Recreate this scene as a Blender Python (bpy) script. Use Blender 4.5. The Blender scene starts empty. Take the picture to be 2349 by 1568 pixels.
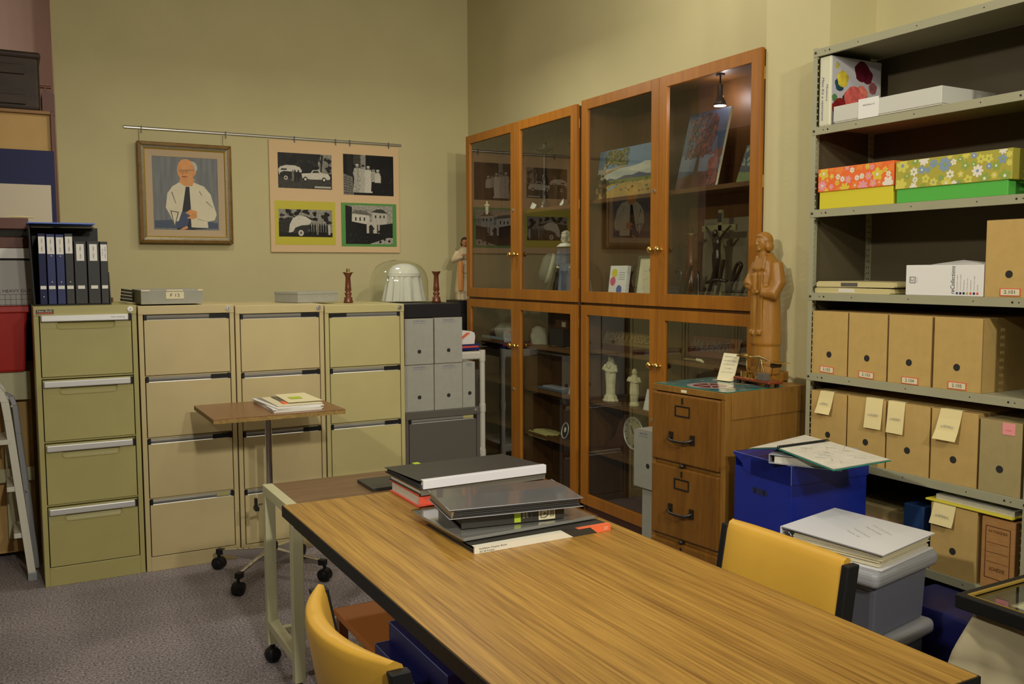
import bpy, bmesh, math, random
from mathutils import Matrix, Vector
R = math.radians
PI = math.pi
SC = bpy.context.scene
COL = SC.collection

# ------------------------------------------------------------------ camera, world, lights, exposure
cam_d = bpy.data.cameras.new('camera')
cam_d.sensor_width = 36.0
cam_d.lens = 2064.3 / 2349.0 * 36.0
cam_d.clip_start = 0.05
cam = bpy.data.objects.new('camera', cam_d)
COL.objects.link(cam)
yaw, pitch, roll = R(28.967), R(4.556), R(-0.198)
fw = Vector((math.sin(yaw) * math.cos(pitch), math.cos(yaw) * math.cos(pitch), -math.sin(pitch)))
rt = Vector((math.cos(yaw), -math.sin(yaw), 0))
up = rt.cross(fw)
c_, s_ = math.cos(roll), math.sin(roll)
rr = c_ * rt + s_ * up
uu = -s_ * rt + c_ * up
cm = Matrix((rr, uu, -fw)).transposed().to_4x4()
cm.translation = Vector((0, 0, 1.49))
cam.matrix_world = cm
SC.camera = cam

SC.view_settings.view_transform = 'Standard'
SC.view_settings.look = 'None'
SC.view_settings.exposure = 0.0
SC.view_settings.gamma = 1.0
SC.view_settings.use_curve_mapping = False

w = bpy.data.worlds.new('world'); SC.world = w
w.use_nodes = True
w.node_tree.nodes['Background'].inputs[0].default_value = (1.0, 0.93, 0.75, 1)
w.node_tree.nodes['Background'].inputs[1].default_value = 0.05


def lamp(name, loc, power, col=(1.0, 0.93, 0.80), r=0.07):
    d = bpy.data.lights.new(name, 'POINT')
    d.energy = power; d.color = col; d.shadow_soft_size = r
    o = bpy.data.objects.new(name, d); COL.objects.link(o); o.location = loc
    return o




def downlight(name, loc, power, size=0.22, col=(1.0, 0.93, 0.78)):
    d = bpy.data.lights.new(name, 'AREA')
    d.shape = 'DISK'; d.size = size; d.energy = power; d.color = col
    o = bpy.data.objects.new(name, d); COL.objects.link(o); o.location = loc
    return o


downlight('ceiling_downlight', (0.90, 4.45, 2.80), 8)
downlight('ceiling_downlight', (2.05, 4.45, 2.80), 8)
lamp('ceiling_lamp', (2.2, 3.2, 3.02), 13)
lamp('ceiling_lamp', (0.6, 1.55, 3.0), 22)
lamp('ceiling_lamp', (1.7, 0.9, 3.0), 18)


def spot(name, loc, aim, power, ang, col=(1.0, 0.93, 0.78)):
    d = bpy.data.lights.new(name, 'SPOT')
    d.energy = power; d.color = col; d.shadow_soft_size = 0.07; d.spot_size = R(ang); d.spot_blend = 1.0
    o = bpy.data.objects.new(name, d); COL.objects.link(o); o.location = loc
    o.rotation_euler = (Vector(aim) - Vector(loc)).to_track_quat('-Z', 'Y').to_euler()
    return o


spot('unseen_spotlight', (0.5, -0.9, 2.75), (0.9, 4.9, 0.9), 270, 74)  # unseen spots, added to raise the frontal light on cabinets and right side
spot('unseen_spotlight', (1.2, -1.2, 2.75), (2.5, 3.2, 0.8), 180, 84)
spot('unseen_spotlight', (-1.2, 1.2, 2.75), (2.8, 3.0, 1.2), 210, 80)  # unseen, added from the left to brighten the right wall
lamp('alcove_lamp', (-1.2, 6.3, 2.9), 19, (1.0, 0.80, 0.72))


# ------------------------------------------------------------------ materials
def lin(c):
    return tuple((x / 12.92 if x <= 0.04045 else ((x + 0.055) / 1.055) ** 2.4) for x in c)


def S(r, g, b):
    return lin((r / 255, g / 255, b / 255)) + (1,)


MATS = {}


def mat(name, col, rough=0.55, metal=0.0, var=0.0, vs=8.0, bump=0.0, bs=200.0, spec=0.5, stretch=None):
    if name in MATS: return MATS[name]
    m = bpy.data.materials.new(name); m.use_nodes = True
    nt = m.node_tree; b = nt.nodes['Principled BSDF']
    b.inputs['Base Color'].default_value = col
    b.inputs['Roughness'].default_value = rough
    b.inputs['Metallic'].default_value = metal
    b.inputs['Specular IOR Level'].default_value = spec
    tc = nt.nodes.new('ShaderNodeTexCoord')
    if var > 0:
        n = nt.nodes.new('ShaderNodeTexNoise'); n.inputs['Scale'].default_value = vs
        n.inputs['Detail'].default_value = 5
        if stretch:
            mp = nt.nodes.new('ShaderNodeMapping'); mp.inputs['Scale'].default_value = stretch
            nt.links.new(tc.outputs['Object'], mp.inputs[0]); nt.links.new(mp.outputs[0], n.inputs['Vector'])
        else:
            nt.links.new(tc.outputs['Object'], n.inputs['Vector'])
        r = nt.nodes.new('ShaderNodeValToRGB')
        r.color_ramp.elements[0].position = 0.3; r.color_ramp.elements[1].position = 0.7
        r.color_ramp.elements[0].color = tuple(x * (1 - var) for x in col[:3]) + (1,)
        r.color_ramp.elements[1].color = tuple(min(1, x * (1 + var)) for x in col[:3]) + (1,)
        nt.links.new(n.outputs['Fac'], r.inputs[0]); nt.links.new(r.outputs[0], b.inputs['Base Color'])
    if bump > 0:
        n2 = nt.nodes.new('ShaderNodeTexNoise'); n2.inputs['Scale'].default_value = bs
        nt.links.new(tc.outputs['Object'], n2.inputs['Vector'])
        bp = nt.nodes.new('ShaderNodeBump'); bp.inputs['Strength'].default_value = bump
        bp.inputs['Distance'].default_value = 0.002
        nt.links.new(n2.outputs['Fac'], bp.inputs['Height']); nt.links.new(bp.outputs[0], b.inputs['Normal'])
    MATS[name] = m
    return m


def wood(name, dark, light, scale=(3, 3, 0.25), rough=0.4, ns=6.0, dist=0.6, pos=(0.35, 0.65), fine=0.25):
    """grain: noise stretched along one object axis"""
    m = bpy.data.materials.new(name); m.use_nodes = True
    nt = m.node_tree; b = nt.nodes['Principled BSDF']
    b.inputs['Roughness'].default_value = rough
    tc = nt.nodes.new('ShaderNodeTexCoord'); mp = nt.nodes.new('ShaderNodeMapping')
    mp.inputs['Scale'].default_value = scale
    n = nt.nodes.new('ShaderNodeTexNoise'); n.inputs['Scale'].default_value = ns; n.inputs['Detail'].default_value = 8
    n.inputs['Roughness'].default_value = 0.62; n.inputs['Distortion'].default_value = dist
    r = nt.nodes.new('ShaderNodeValToRGB')
    r.color_ramp.elements[0].position = pos[0]; r.color_ramp.elements[1].position = pos[1]
    r.color_ramp.elements[0].color = dark; r.color_ramp.elements[1].color = light
    mp2 = nt.nodes.new('ShaderNodeMapping'); mp2.inputs['Scale'].default_value = tuple(s * 6 for s in scale)
    n2 = nt.nodes.new('ShaderNodeTexNoise'); n2.inputs['Scale'].default_value = ns; n2.inputs['Detail'].default_value = 4
    mx = nt.nodes.new('ShaderNodeMix'); mx.data_type = 'FLOAT'; mx.inputs[0].default_value = fine
    L = nt.links.new
    L(tc.outputs['Object'], mp.inputs[0]); L(mp.outputs[0], n.inputs['Vector'])
    L(tc.outputs['Object'], mp2.inputs[0]); L(mp2.outputs[0], n2.inputs['Vector'])
    L(n.outputs['Fac'], mx.inputs[2]); L(n2.outputs['Fac'], mx.inputs[3])
    L(mx.outputs[0], r.inputs[0]); L(r.outputs[0], b.inputs['Base Color'])
    MATS[name] = m
    return m


def glass(name, tint=(1, 1, 1, 1), refl=1.0, rough=0.0):
    m = bpy.data.materials.new(name); m.use_nodes = True
    nt = m.node_tree; nt.nodes.clear()
    o = nt.nodes.new('ShaderNodeOutputMaterial'); t = nt.nodes.new('ShaderNodeBsdfTransparent')
    g = nt.nodes.new('ShaderNodeBsdfGlossy'); g.inputs['Roughness'].default_value = rough
    g.inputs['Color'].default_value = (refl, refl, refl, 1)
    f = nt.nodes.new('ShaderNodeFresnel'); f.inputs[0].default_value = 1.52
    ml = nt.nodes.new('ShaderNodeMath'); ml.operation = 'MULTIPLY'; ml.inputs[1].default_value = 1.7; ml.use_clamp = True
    mx = nt.nodes.new('ShaderNodeMixShader'); t.inputs[0].default_value = tint
    L = nt.links.new
    ge = nt.nodes.new('ShaderNodeNewGeometry'); iv = nt.nodes.new('ShaderNodeMath'); iv.operation = 'SUBTRACT'; iv.inputs[0].default_value = 1.0
    m2 = nt.nodes.new('ShaderNodeMath'); m2.operation = 'MULTIPLY'
    L(ge.outputs['Backfacing'], iv.inputs[1]); L(f.outputs[0], ml.inputs[0]); L(ml.outputs[0], m2.inputs[0]); L(iv.outputs[0], m2.inputs[1]); L(m2.outputs[0], mx.inputs[0]); L(t.outputs[0], mx.inputs[1]); L(g.outputs[0], mx.inputs[2])
    L(mx.outputs[0], o.inputs[0])
    return m


def emit(name, col, st):
    m = bpy.data.materials.new(name); m.use_nodes = True
    nt = m.node_tree; nt.nodes.clear()
    o = nt.nodes.new('ShaderNodeOutputMaterial'); e = nt.nodes.new('ShaderNodeEmission')
    e.inputs[0].default_value = col; e.inputs[1].default_value = st
    nt.links.new(e.outputs[0], o.inputs[0])
    return m


M_wall = mat('wall_paint', (0.56, 0.505, 0.275, 1), 0.8, var=0.03, vs=3, bump=0.15, bs=300)
M_wall_al = mat('alcove_pink_light', (0.64, 0.48, 0.40, 1), 0.8, var=0.03, vs=3)  # pink cast of the alcove's light put into the wall colour
M_ceil = mat('ceiling_paint', (0.42, 0.39, 0.28, 1), 0.85)
M_wall_dk = mat('unseen_wall_dark', (0.30, 0.26, 0.17, 1), 0.85)  # for the unseen walls, made darker to weaken bounced light
M_base = mat('skirting_paint', (0.50, 0.44, 0.28, 1), 0.5)
M_olive = mat('olive_enamel', (0.44, 0.40, 0.155, 1), 0.42, var=0.05, vs=4)
M_beige = mat('beige_enamel', (0.58, 0.48, 0.25, 1), 0.42, var=0.05, vs=4)
M_beige2 = mat('pale_olive_enamel', (0.53, 0.47, 0.215, 1), 0.42, var=0.05, vs=4)
M_alu = mat('aluminium', (0.62, 0.61, 0.58, 1), 0.32, 0.9)
M_aluw = mat('brushed_aluminium', (0.66, 0.66, 0.66, 1), 0.45, 0.55)
M_strip = mat('grey_strip', (0.30, 0.29, 0.26, 1), 0.5, 0.4)
M_wbind = mat('white_vinyl', (0.74, 0.745, 0.80, 1), 0.35)
M_manila = mat('manila_card', (0.80, 0.73, 0.46, 1), 0.7)
M_chrome = mat('chrome', (0.75, 0.75, 0.75, 1), 0.12, 1.0)
M_black = mat('black_plastic', (0.011, 0.011, 0.012, 1), 0.5, spec=0.3)
M_gap = mat('dark_gap', (0.02, 0.018, 0.015, 1), 0.8)
M_brass = mat('brass', (0.75, 0.52, 0.16, 1), 0.22, 1.0)
M_brassd = mat('aged_brass', (0.38, 0.28, 0.12, 1), 0.35, 0.9)
M_bronze = mat('dark_bronze', (0.05, 0.04, 0.03, 1), 0.32, 0.7)
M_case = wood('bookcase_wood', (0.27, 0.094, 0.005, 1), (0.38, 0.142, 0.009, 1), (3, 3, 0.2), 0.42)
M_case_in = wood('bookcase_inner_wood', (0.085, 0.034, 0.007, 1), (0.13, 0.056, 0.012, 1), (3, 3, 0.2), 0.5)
M_plinth = mat('dark_plinth', (0.075, 0.022, 0.008, 1), 0.5)
M_oak = wood('cabinet_oak', (0.19, 0.090, 0.015, 1), (0.30, 0.150, 0.030, 1), (2.5, 2.5, 0.35), 0.4, dist=1.0)
M_table = wood('table_laminate', (0.21, 0.100, 0.018, 1), (0.49, 0.28, 0.056, 1), (7.5, 0.20, 1), 0.36, ns=3.2, dist=0.9, pos=(0.37, 0.62), fine=0.45)
M_desk = wood('walnut_laminate', (0.12, 0.065, 0.028, 1), (0.22, 0.125, 0.058, 1), (0.6, 5, 1), 0.4)
M_desk2 = wood('brown_laminate', (0.19, 0.085, 0.03, 1), (0.27, 0.125, 0.045, 1), (1.2, 5, 1), 0.3)
M_edge = mat('particle_edge', (0.30, 0.19, 0.05, 1), 0.7, var=0.3, vs=60)
M_cream = mat('cream_steel', (0.56, 0.54, 0.34, 1), 0.4)
M_glass = glass('door_glass', (0.93, 0.95, 0.93, 1))
M_dome = glass('dome_glass', (0.93, 0.95, 0.93, 1), 0.9)
M_clear = glass('clear_vinyl', (0.86, 0.86, 0.86, 1), 0.9, 0.08)
M_vinyl = mat('yellow_vinyl', (0.64, 0.37, 0.05, 1), 0.38, var=0.05, vs=6, bump=0.1, bs=400)
M_vinylo = mat('orange_vinyl', (0.45, 0.14, 0.02, 1), 0.45)
M_blue = mat('blue_board', (0.009, 0.022, 0.26, 1), 0.35, var=0.08, vs=5)
M_dblue = mat('dark_blue_plastic', (0.008, 0.01, 0.09, 1), 0.4)
M_edgeb = mat('pale_blue_edge', (0.16, 0.22, 0.5, 1), 0.5)
M_card = mat('brown_card', (0.53, 0.355, 0.115, 1), 0.75, var=0.05, vs=30)
M_cardd = mat('kraft_card', (0.38, 0.30, 0.13, 1), 0.75, var=0.05, vs=30)
M_cardp = mat('patterned_card', (0.40, 0.20, 0.06, 1), 0.75, var=0.15, vs=30, stretch=(1, 1, 8))
M_grayc = mat('grey_card', (0.35, 0.35, 0.30, 1), 0.75, var=0.04, vs=30)
M_flute = mat('card_edge', (0.20, 0.10, 0.04, 1), 0.8)
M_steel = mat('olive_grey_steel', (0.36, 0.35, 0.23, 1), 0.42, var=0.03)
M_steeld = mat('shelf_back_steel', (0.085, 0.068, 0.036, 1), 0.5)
M_white = mat('white_paper', (0.80, 0.79, 0.76, 1), 0.6)
M_whitep = mat('white_plastic', (0.72, 0.70, 0.60, 1), 0.4)
M_offw = mat('cream_paper', (0.74, 0.68, 0.46, 1), 0.65)
M_note = mat('yellow_note', (0.80, 0.68, 0.34, 1), 0.7)
M_pink = mat('pink_note', (0.85, 0.33, 0.33, 1), 0.7)
M_ink = mat('black_ink', (0.02, 0.02, 0.025, 1), 0.7)
M_inkg = mat('grey_ink', (0.28, 0.28, 0.28, 1), 0.7)
M_inkb = mat('blue_ink', (0.03, 0.07, 0.25, 1), 0.7)
M_red = mat('red_plastic', (0.48, 0.018, 0.012, 1), 0.4)
M_redp = mat('red_print', (0.72, 0.09, 0.05, 1), 0.6)
M_orange = mat('orange_print', (0.85, 0.16, 0.06, 1), 0.5)
M_yellow = mat('yellow_print', (0.68, 0.60, 0.03, 1), 0.6)
M_greenc = mat('green_print', (0.09, 0.45, 0.06, 1), 0.6)
M_lime = mat('lime_print', (0.45, 0.62, 0.03, 1), 0.6)
M_navy = mat('navy_cloth', (0.010, 0.014, 0.075, 1), 0.7)
M_navy2 = mat('blue_binder_cloth', (0.014, 0.022, 0.13, 1), 0.55)
M_char = mat('charcoal_binder_cloth', (0.035, 0.037, 0.042, 1), 0.6, var=0.15, vs=300)
M_blackc = mat('black_cover', (0.035, 0.033, 0.028, 1), 0.45)
M_tan = mat('tan_board', (0.52, 0.33, 0.12, 1), 0.7, var=0.05)
M_trunk = wood('dark_trunk_wood', (0.018, 0.010, 0.006, 1), (0.045, 0.022, 0.012, 1), (0.5, 3, 3), 0.6)
M_rbrown = mat('red_brown_board', (0.11, 0.028, 0.014, 1), 0.5)
M_carve = wood('carved_wood', (0.24, 0.105, 0.011, 1), (0.34, 0.155, 0.020, 1), (5, 5, 0.6), 0.42)
M_turned = mat('turned_dark_wood', (0.13, 0.035, 0.012, 1), 0.28)
M_mahog = mat('polished_mahogany', (0.17, 0.03, 0.010, 1), 0.22)
M_plaster = mat('ivory_plaster', (0.60, 0.55, 0.33, 1), 0.5, var=0.15, vs=40)
M_cloth = mat('beige_cloth', (0.50, 0.44, 0.28, 1), 0.9, var=0.06, vs=10, bump=1.0, bs=14)
M_linen = mat('white_linen', (0.62, 0.61, 0.52, 1), 0.9)
M_tub = mat('grey_tub_plastic', (0.14, 0.15, 0.20, 1), 0.4)
M_lid = mat('grey_lid_plastic', (0.30, 0.31, 0.34, 1), 0.35)
M_gcab = mat('grey_enamel', (0.11, 0.10, 0.085, 1), 0.45)
M_skin = mat('painted_skin', (0.55, 0.25, 0.12, 1), 0.5)
M_teal = mat('teal_edge', (0.03, 0.35, 0.27, 1), 0.5)
M_page = mat('page_block', (0.58, 0.56, 0.49, 1), 0.8, var=0.2, vs=60, stretch=(1, 1, 40))


def carpet():
    m = bpy.data.materials.new('carpet'); m.use_nodes = True
    nt = m.node_tree; b = nt.nodes['Principled BSDF']; b.inputs['Roughness'].default_value = 0.95
    tc = nt.nodes.new('ShaderNodeTexCoord')
    n = nt.nodes.new('ShaderNodeTexNoise'); n.inputs['Scale'].default_value = 110; n.inputs['Detail'].default_value = 3
    n.inputs['Roughness'].default_value = 0.7
    r = nt.nodes.new('ShaderNodeValToRGB'); e = r.color_ramp.elements
    e[0].position = 0.34; e[0].color = (0.09, 0.08, 0.095, 1)
    e[1].position = 0.66; e[1].color = (0.56, 0.49, 0.51, 1)
    n3 = nt.nodes.new('ShaderNodeTexNoise'); n3.inputs['Scale'].default_value = 2.2; n3.inputs['Detail'].default_value = 2
    r3 = nt.nodes.new('ShaderNodeValToRGB'); r3.color_ramp.elements[0].color = (0.72, 0.72, 0.72, 1)
    r3.color_ramp.elements[0].position = 0.3; r3.color_ramp.elements[1].position = 0.7
    mx = nt.nodes.new('ShaderNodeMix'); mx.data_type = 'RGBA'; mx.blend_type = 'MULTIPLY'; mx.inputs[0].default_value = 1
    bp = nt.nodes.new('ShaderNodeBump'); bp.inputs['Strength'].default_value = 0.6; bp.inputs['Distance'].default_value = 0.004
    L = nt.links.new
    L(tc.outputs['Object'], n.inputs['Vector']); L(tc.outputs['Object'], n3.inputs['Vector'])
    L(n.outputs['Fac'], r.inputs[0]); L(n3.outputs['Fac'], r3.inputs[0])
    L(r.outputs[0], mx.inputs[6]); L(r3.outputs[0], mx.inputs[7]); L(mx.outputs[2], b.inputs['Base Color'])
    L(n.outputs['Fac'], bp.inputs['Height']); L(bp.outputs[0], b.inputs['Normal'])
    return m


M_carpet = carpet()


# ------------------------------------------------------------------ mesh helpers
class G:
    def __init__(s):
        s.v = []; s.f = []; s.m = []; s.s = []; s.mats = []

    def add(s, vs, fs, m, smooth=False, T=None):
        if m not in s.mats: s.mats.append(m)
        k = s.mats.index(m); n = len(s.v)
        for p in vs:
            p = Vector(p)
            if T is not None: p = T @ p
            s.v.append(p)
        for f in fs:
            s.f.append([n + i for i in f]); s.m.append(k); s.s.append(smooth)
        return s

    def box(s, x0, y0, z0, x1, y1, z1, m, T=None):
        x0, x1 = min(x0, x1), max(x0, x1); y0, y1 = min(y0, y1), max(y0, y1); z0, z1 = min(z0, z1), max(z0, z1)
        vs = [(x0, y0, z0), (x1, y0, z0), (x1, y1, z0), (x0, y1, z0), (x0, y0, z1), (x1, y0, z1), (x1, y1, z1), (x0, y1, z1)]
        fs = [(0, 3, 2, 1), (4, 5, 6, 7), (0, 1, 5, 4), (1, 2, 6, 5), (2, 3, 7, 6), (3, 0, 4, 7)]
        return s.add(vs, fs, m, False, T)

    def hexa(s, bot, top, m, T=None):
        return s.add(list(bot) + list(top), [(0, 3, 2, 1), (4, 5, 6, 7), (0, 1, 5, 4), (1, 2, 6, 5), (2, 3, 7, 6), (3, 0, 4, 7)], m, False, T)

    def prism(s, poly, a, b, axis, m, T=None, smooth=False):
        """polygon of (u,v) extruded from a to b along axis; x:(u,v)=(y,z) y:(x,z) z:(x,y)"""
        def P(u, v, h):
            return {'x': (h, u, v), 'y': (u, h, v), 'z': (u, v, h)}[axis]
        n = len(poly)
        vs = [P(u, v, a) for u, v in poly] + [P(u, v, b) for u, v in poly]
        fs = [tuple(range(n))[::-1], tuple(range(n, 2 * n))]
        s.add(vs, fs, m, False, T)
        s.add(vs, [(i, (i + 1) % n, n + (i + 1) % n, n + i) for i in range(n)], m, smooth, T)
        return s

    def flat(s, poly, y, m, T=None):
        """flat polygon facing -Y in the XZ plane"""
        return s.add([(u, y, v) for u, v in poly], [tuple(range(len(poly)))], m, False, T)

    def cyl(s, p0, p1, r0, m, r1=None, n=16, smooth=True, T=None):
        r1 = r0 if r1 is None else r1
        p0, p1 = Vector(p0), Vector(p1); d = (p1 - p0).normalized()
        a = d.orthogonal().normalized(); b = d.cross(a)
        vs = []
        for p, r in ((p0, r0), (p1, r1)):
            for i in range(n):
                t = 2 * PI * i / n; vs.append(p + r * (math.cos(t) * a + math.sin(t) * b))
        s.add(vs, [(i, (i + 1) % n, n + (i + 1) % n, n + i) for i in range(n)], m, smooth, T)
        s.add(vs, [tuple(range(n))[::-1], tuple(range(n, 2 * n))], m, False, T)
        return s

    def tube(s, pts, r, m, n=8, T=None, closed=False):
        pts = [Vector(p) for p in pts]; N = len(pts)
        rs = r if isinstance(r, (list, tuple)) else [r] * N
        vs = []; prev = None
        for i, p in enumerate(pts):
            if closed: d = (pts[(i + 1) % N] - pts[i - 1]).normalized()
            else: d = (pts[min(i + 1, N - 1)] - pts[max(i - 1, 0)]).normalized()
            if prev is None: a = d.orthogonal().normalized()
            else:
                a = prev - d * prev.dot(d)
                a = a.normalized() if a.length > 1e-6 else d.orthogonal().normalized()
            prev = a; b = d.cross(a)
            for k in range(n):
                t = 2 * PI * k / n; vs.append(p + rs[i] * (math.cos(t) * a + math.sin(t) * b))
        fs = []
        for i in range(N if closed else N - 1):
            j = (i + 1) % N
            for k in range(n):
                fs.append((i * n + k, i * n + (k + 1) % n, j * n + (k + 1) % n, j * n + k))
        s.add(vs, fs, m, True, T)
        if not closed:
            s.add(vs, [tuple(range(n))[::-1], tuple(range((N - 1) * n, N * n))], m, False, T)
        return s

    def loft(s, rings, m, n=24, T=None, smooth=True, fold=None):
        """rings: (cx, cy, z, rx, ry[, yaw])"""
        vs = []
        for q, rg in enumerate(rings):
            cx, cy, z, rx, ry = rg[:5]; ya = rg[5] if len(rg) > 5 else 0
            for k in range(n):
                t = 2 * PI * k / n
                f = 1.0 + (fold(t, q / (len(rings) - 1)) if fold else 0)
                x, y = rx * math.cos(t) * f, ry * math.sin(t) * f
                vs.append((cx + x * math.cos(ya) - y * math.sin(ya), cy + x * math.sin(ya) + y * math.cos(ya), z))
        N = len(rings); fs = []
        for i in range(N - 1):
            for k in range(n):
                fs.append((i * n + k, i * n + (k + 1) % n, (i + 1) * n + (k + 1) % n, (i + 1) * n + k))
        s.add(vs, fs, m, smooth, T)
        s.add(vs, [tuple(range(n))[::-1], tuple(range((N - 1) * n, N * n))], m, False, T)
        return s

    def lathe(s, prof, m, c=(0, 0), n=24, T=None):
        return s.loft([(c[0], c[1], z, max(r, 1e-4), max(r, 1e-4)) for r, z in prof], m, n, T)

    def sph(s, c, r, m, n=16, T=None):
        if not isinstance(r, (tuple, list)): r = (r, r, r)
        K = max(6, n // 2); rg = []
        for i in range(K + 1):
            t = PI * i / K; rg.append((c[0], c[1], c[2] - r[2] * math.cos(t), max(1e-4, r[0] * math.sin(t)), max(1e-4, r[1] * math.sin(t))))
        return s.loft(rg, m, n, T)

    def build(s, name, parent=None, bev=0, loc=None, rot=None, remesh=0, smooth_it=0, seg=2):
        me = bpy.data.meshes.new(name)
        me.from_pydata([tuple(v) for v in s.v], [], s.f)
        for m in s.mats: me.materials.append(m)
        me.polygons.foreach_set('material_index', s.m)
        me.polygons.foreach_set('use_smooth', s.s)
        me.update()
        bm = bmesh.new(); bm.from_mesh(me)
        bmesh.ops.recalc_face_normals(bm, faces=bm.faces)
        bm.to_mesh(me); bm.free()
        o = bpy.data.objects.new(name, me); COL.objects.link(o)
        if parent: o.parent = parent
        if loc: o.location = loc
        if rot: o.rotation_euler = rot
        if bev:
            b = o.modifiers.new('bevel', 'BEVEL'); b.width = bev; b.segments = seg; b.limit_method = 'ANGLE'; b.angle_limit = R(40)
            b.harden_normals = False
        if remesh:
            rm = o.modifiers.new('remesh', 'REMESH'); rm.mode = 'VOXEL'; rm.voxel_size = remesh; rm.use_smooth_shade = True
            if smooth_it:
                sm = o.modifiers.new('smooth', 'SMOOTH'); sm.factor = 0.5; sm.iterations = smooth_it
        return o


def thing(name, label, cat, loc=(0, 0, 0), rz=0, group=None, kind=None):
    o = bpy.data.objects.new(name, None); COL.objects.link(o)
    o.empty_display_size = 0.05
    o.location = loc; o.rotation_euler = (0, 0, R(rz)); o['label'] = label; o['category'] = cat
    if group: o['group'] = group
    return o


def tag(o, label, cat, group=None):
    o['label'] = label; o['category'] = cat
    if group: o['group'] = group
    return o


def struct(name, g, parent=None, bev=0):
    o = g.build(name, parent, bev)
    o['kind'] = 'structure'
    return o


def copy_tree(o, parent=None):
    c = o.copy(); COL.objects.link(c)
    if parent: c.parent = parent
    for ch in list(o.children): copy_tree(ch, c)
    return c


def text(name, body, m, parent, loc, w=None, h=0.01, rot=(90, 0, 0), align='CENTER', shear=0):
    """flat lettering; faces local -Y by default"""
    cu = bpy.data.curves.new(name, 'FONT'); cu.body = body; cu.size = 1; cu.align_x = align; cu.align_y = 'CENTER'
    cu.resolution_u = 3; cu.shear = shear
    t = bpy.data.objects.new(name, cu); COL.objects.link(t)
    bpy.context.view_layer.update()
    me = bpy.data.meshes.new_from_object(t)
    bpy.data.objects.remove(t)
    me.materials.clear(); me.materials.append(m)
    xs = [v.co.x for v in me.vertices]; ys = [v.co.y for v in me.vertices]
    sy = h / max(1e-6, (max(ys) - min(ys)))
    sx = (w / max(1e-6, (max(xs) - min(xs)))) if w else sy
    for v in me.vertices: v.co.x *= sx; v.co.y *= sy; 
    o = bpy.data.objects.new(name, me); COL.objects.link(o)
    o.parent = parent; o.location = loc; o.rotation_euler = tuple(R(a) for a in rot)
    return o


def Tm(loc=(0, 0, 0), rz=0, rx=0, ry=0):
    return Matrix.Translation(Vector(loc)) @ Matrix.Rotation(R(rz), 4, 'Z') @ Matrix.Rotation(R(ry), 4, 'Y') @ Matrix.Rotation(R(rx), 4, 'X')


XW, YW, ZC = 2.95, 5.98, 3.5
# ------------------------------------------------------------------ the room
struct('floor', G().box(-3.2, -2.2, -0.1, XW + 0.2, 8.2, 0, M_carpet))
struct('ceiling', G().box(-3.2, -2.2, ZC, XW + 0.2, 8.2, ZC + 0.1, M_ceil))
struct('wall_back', G().box(0.262, YW, 0, XW + 0.2, YW + 0.15, ZC, M_wall))
struct('wall_right', G().box(XW, -2.2, 0, XW + 0.15, YW, ZC, M_wall).box(2.70, 2.426, 0, XW, 2.750, ZC, M_wall))
struct('wall_left', G().box(-3.2, -2.2, 0, -3.05, 8.2, ZC, M_wall_dk))
struct('wall_front', G().box(-3.05, -2.2, 0, XW, -2.05, ZC, M_wall_dk))
struct('wall_alcove', G().box(-3.05, 7.6, 0, 0.9, 7.75, ZC, M_wall_al).box(0.75, YW + 0.15, 0, 0.9, 7.6, ZC, M_wall_al))
struct('baseboard_back', G().box(0.262, YW - 0.018, 0, XW, YW, 0.12, M_base), bev=0.003)
struct('baseboard_right', G().box(XW - 0.018, 2.76, 0, XW, YW - 0.02, 0.12, M_base).box(XW - 0.018, -2.0, 0, XW, 2.42, 0.12, M_base), bev=0.003)


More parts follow.
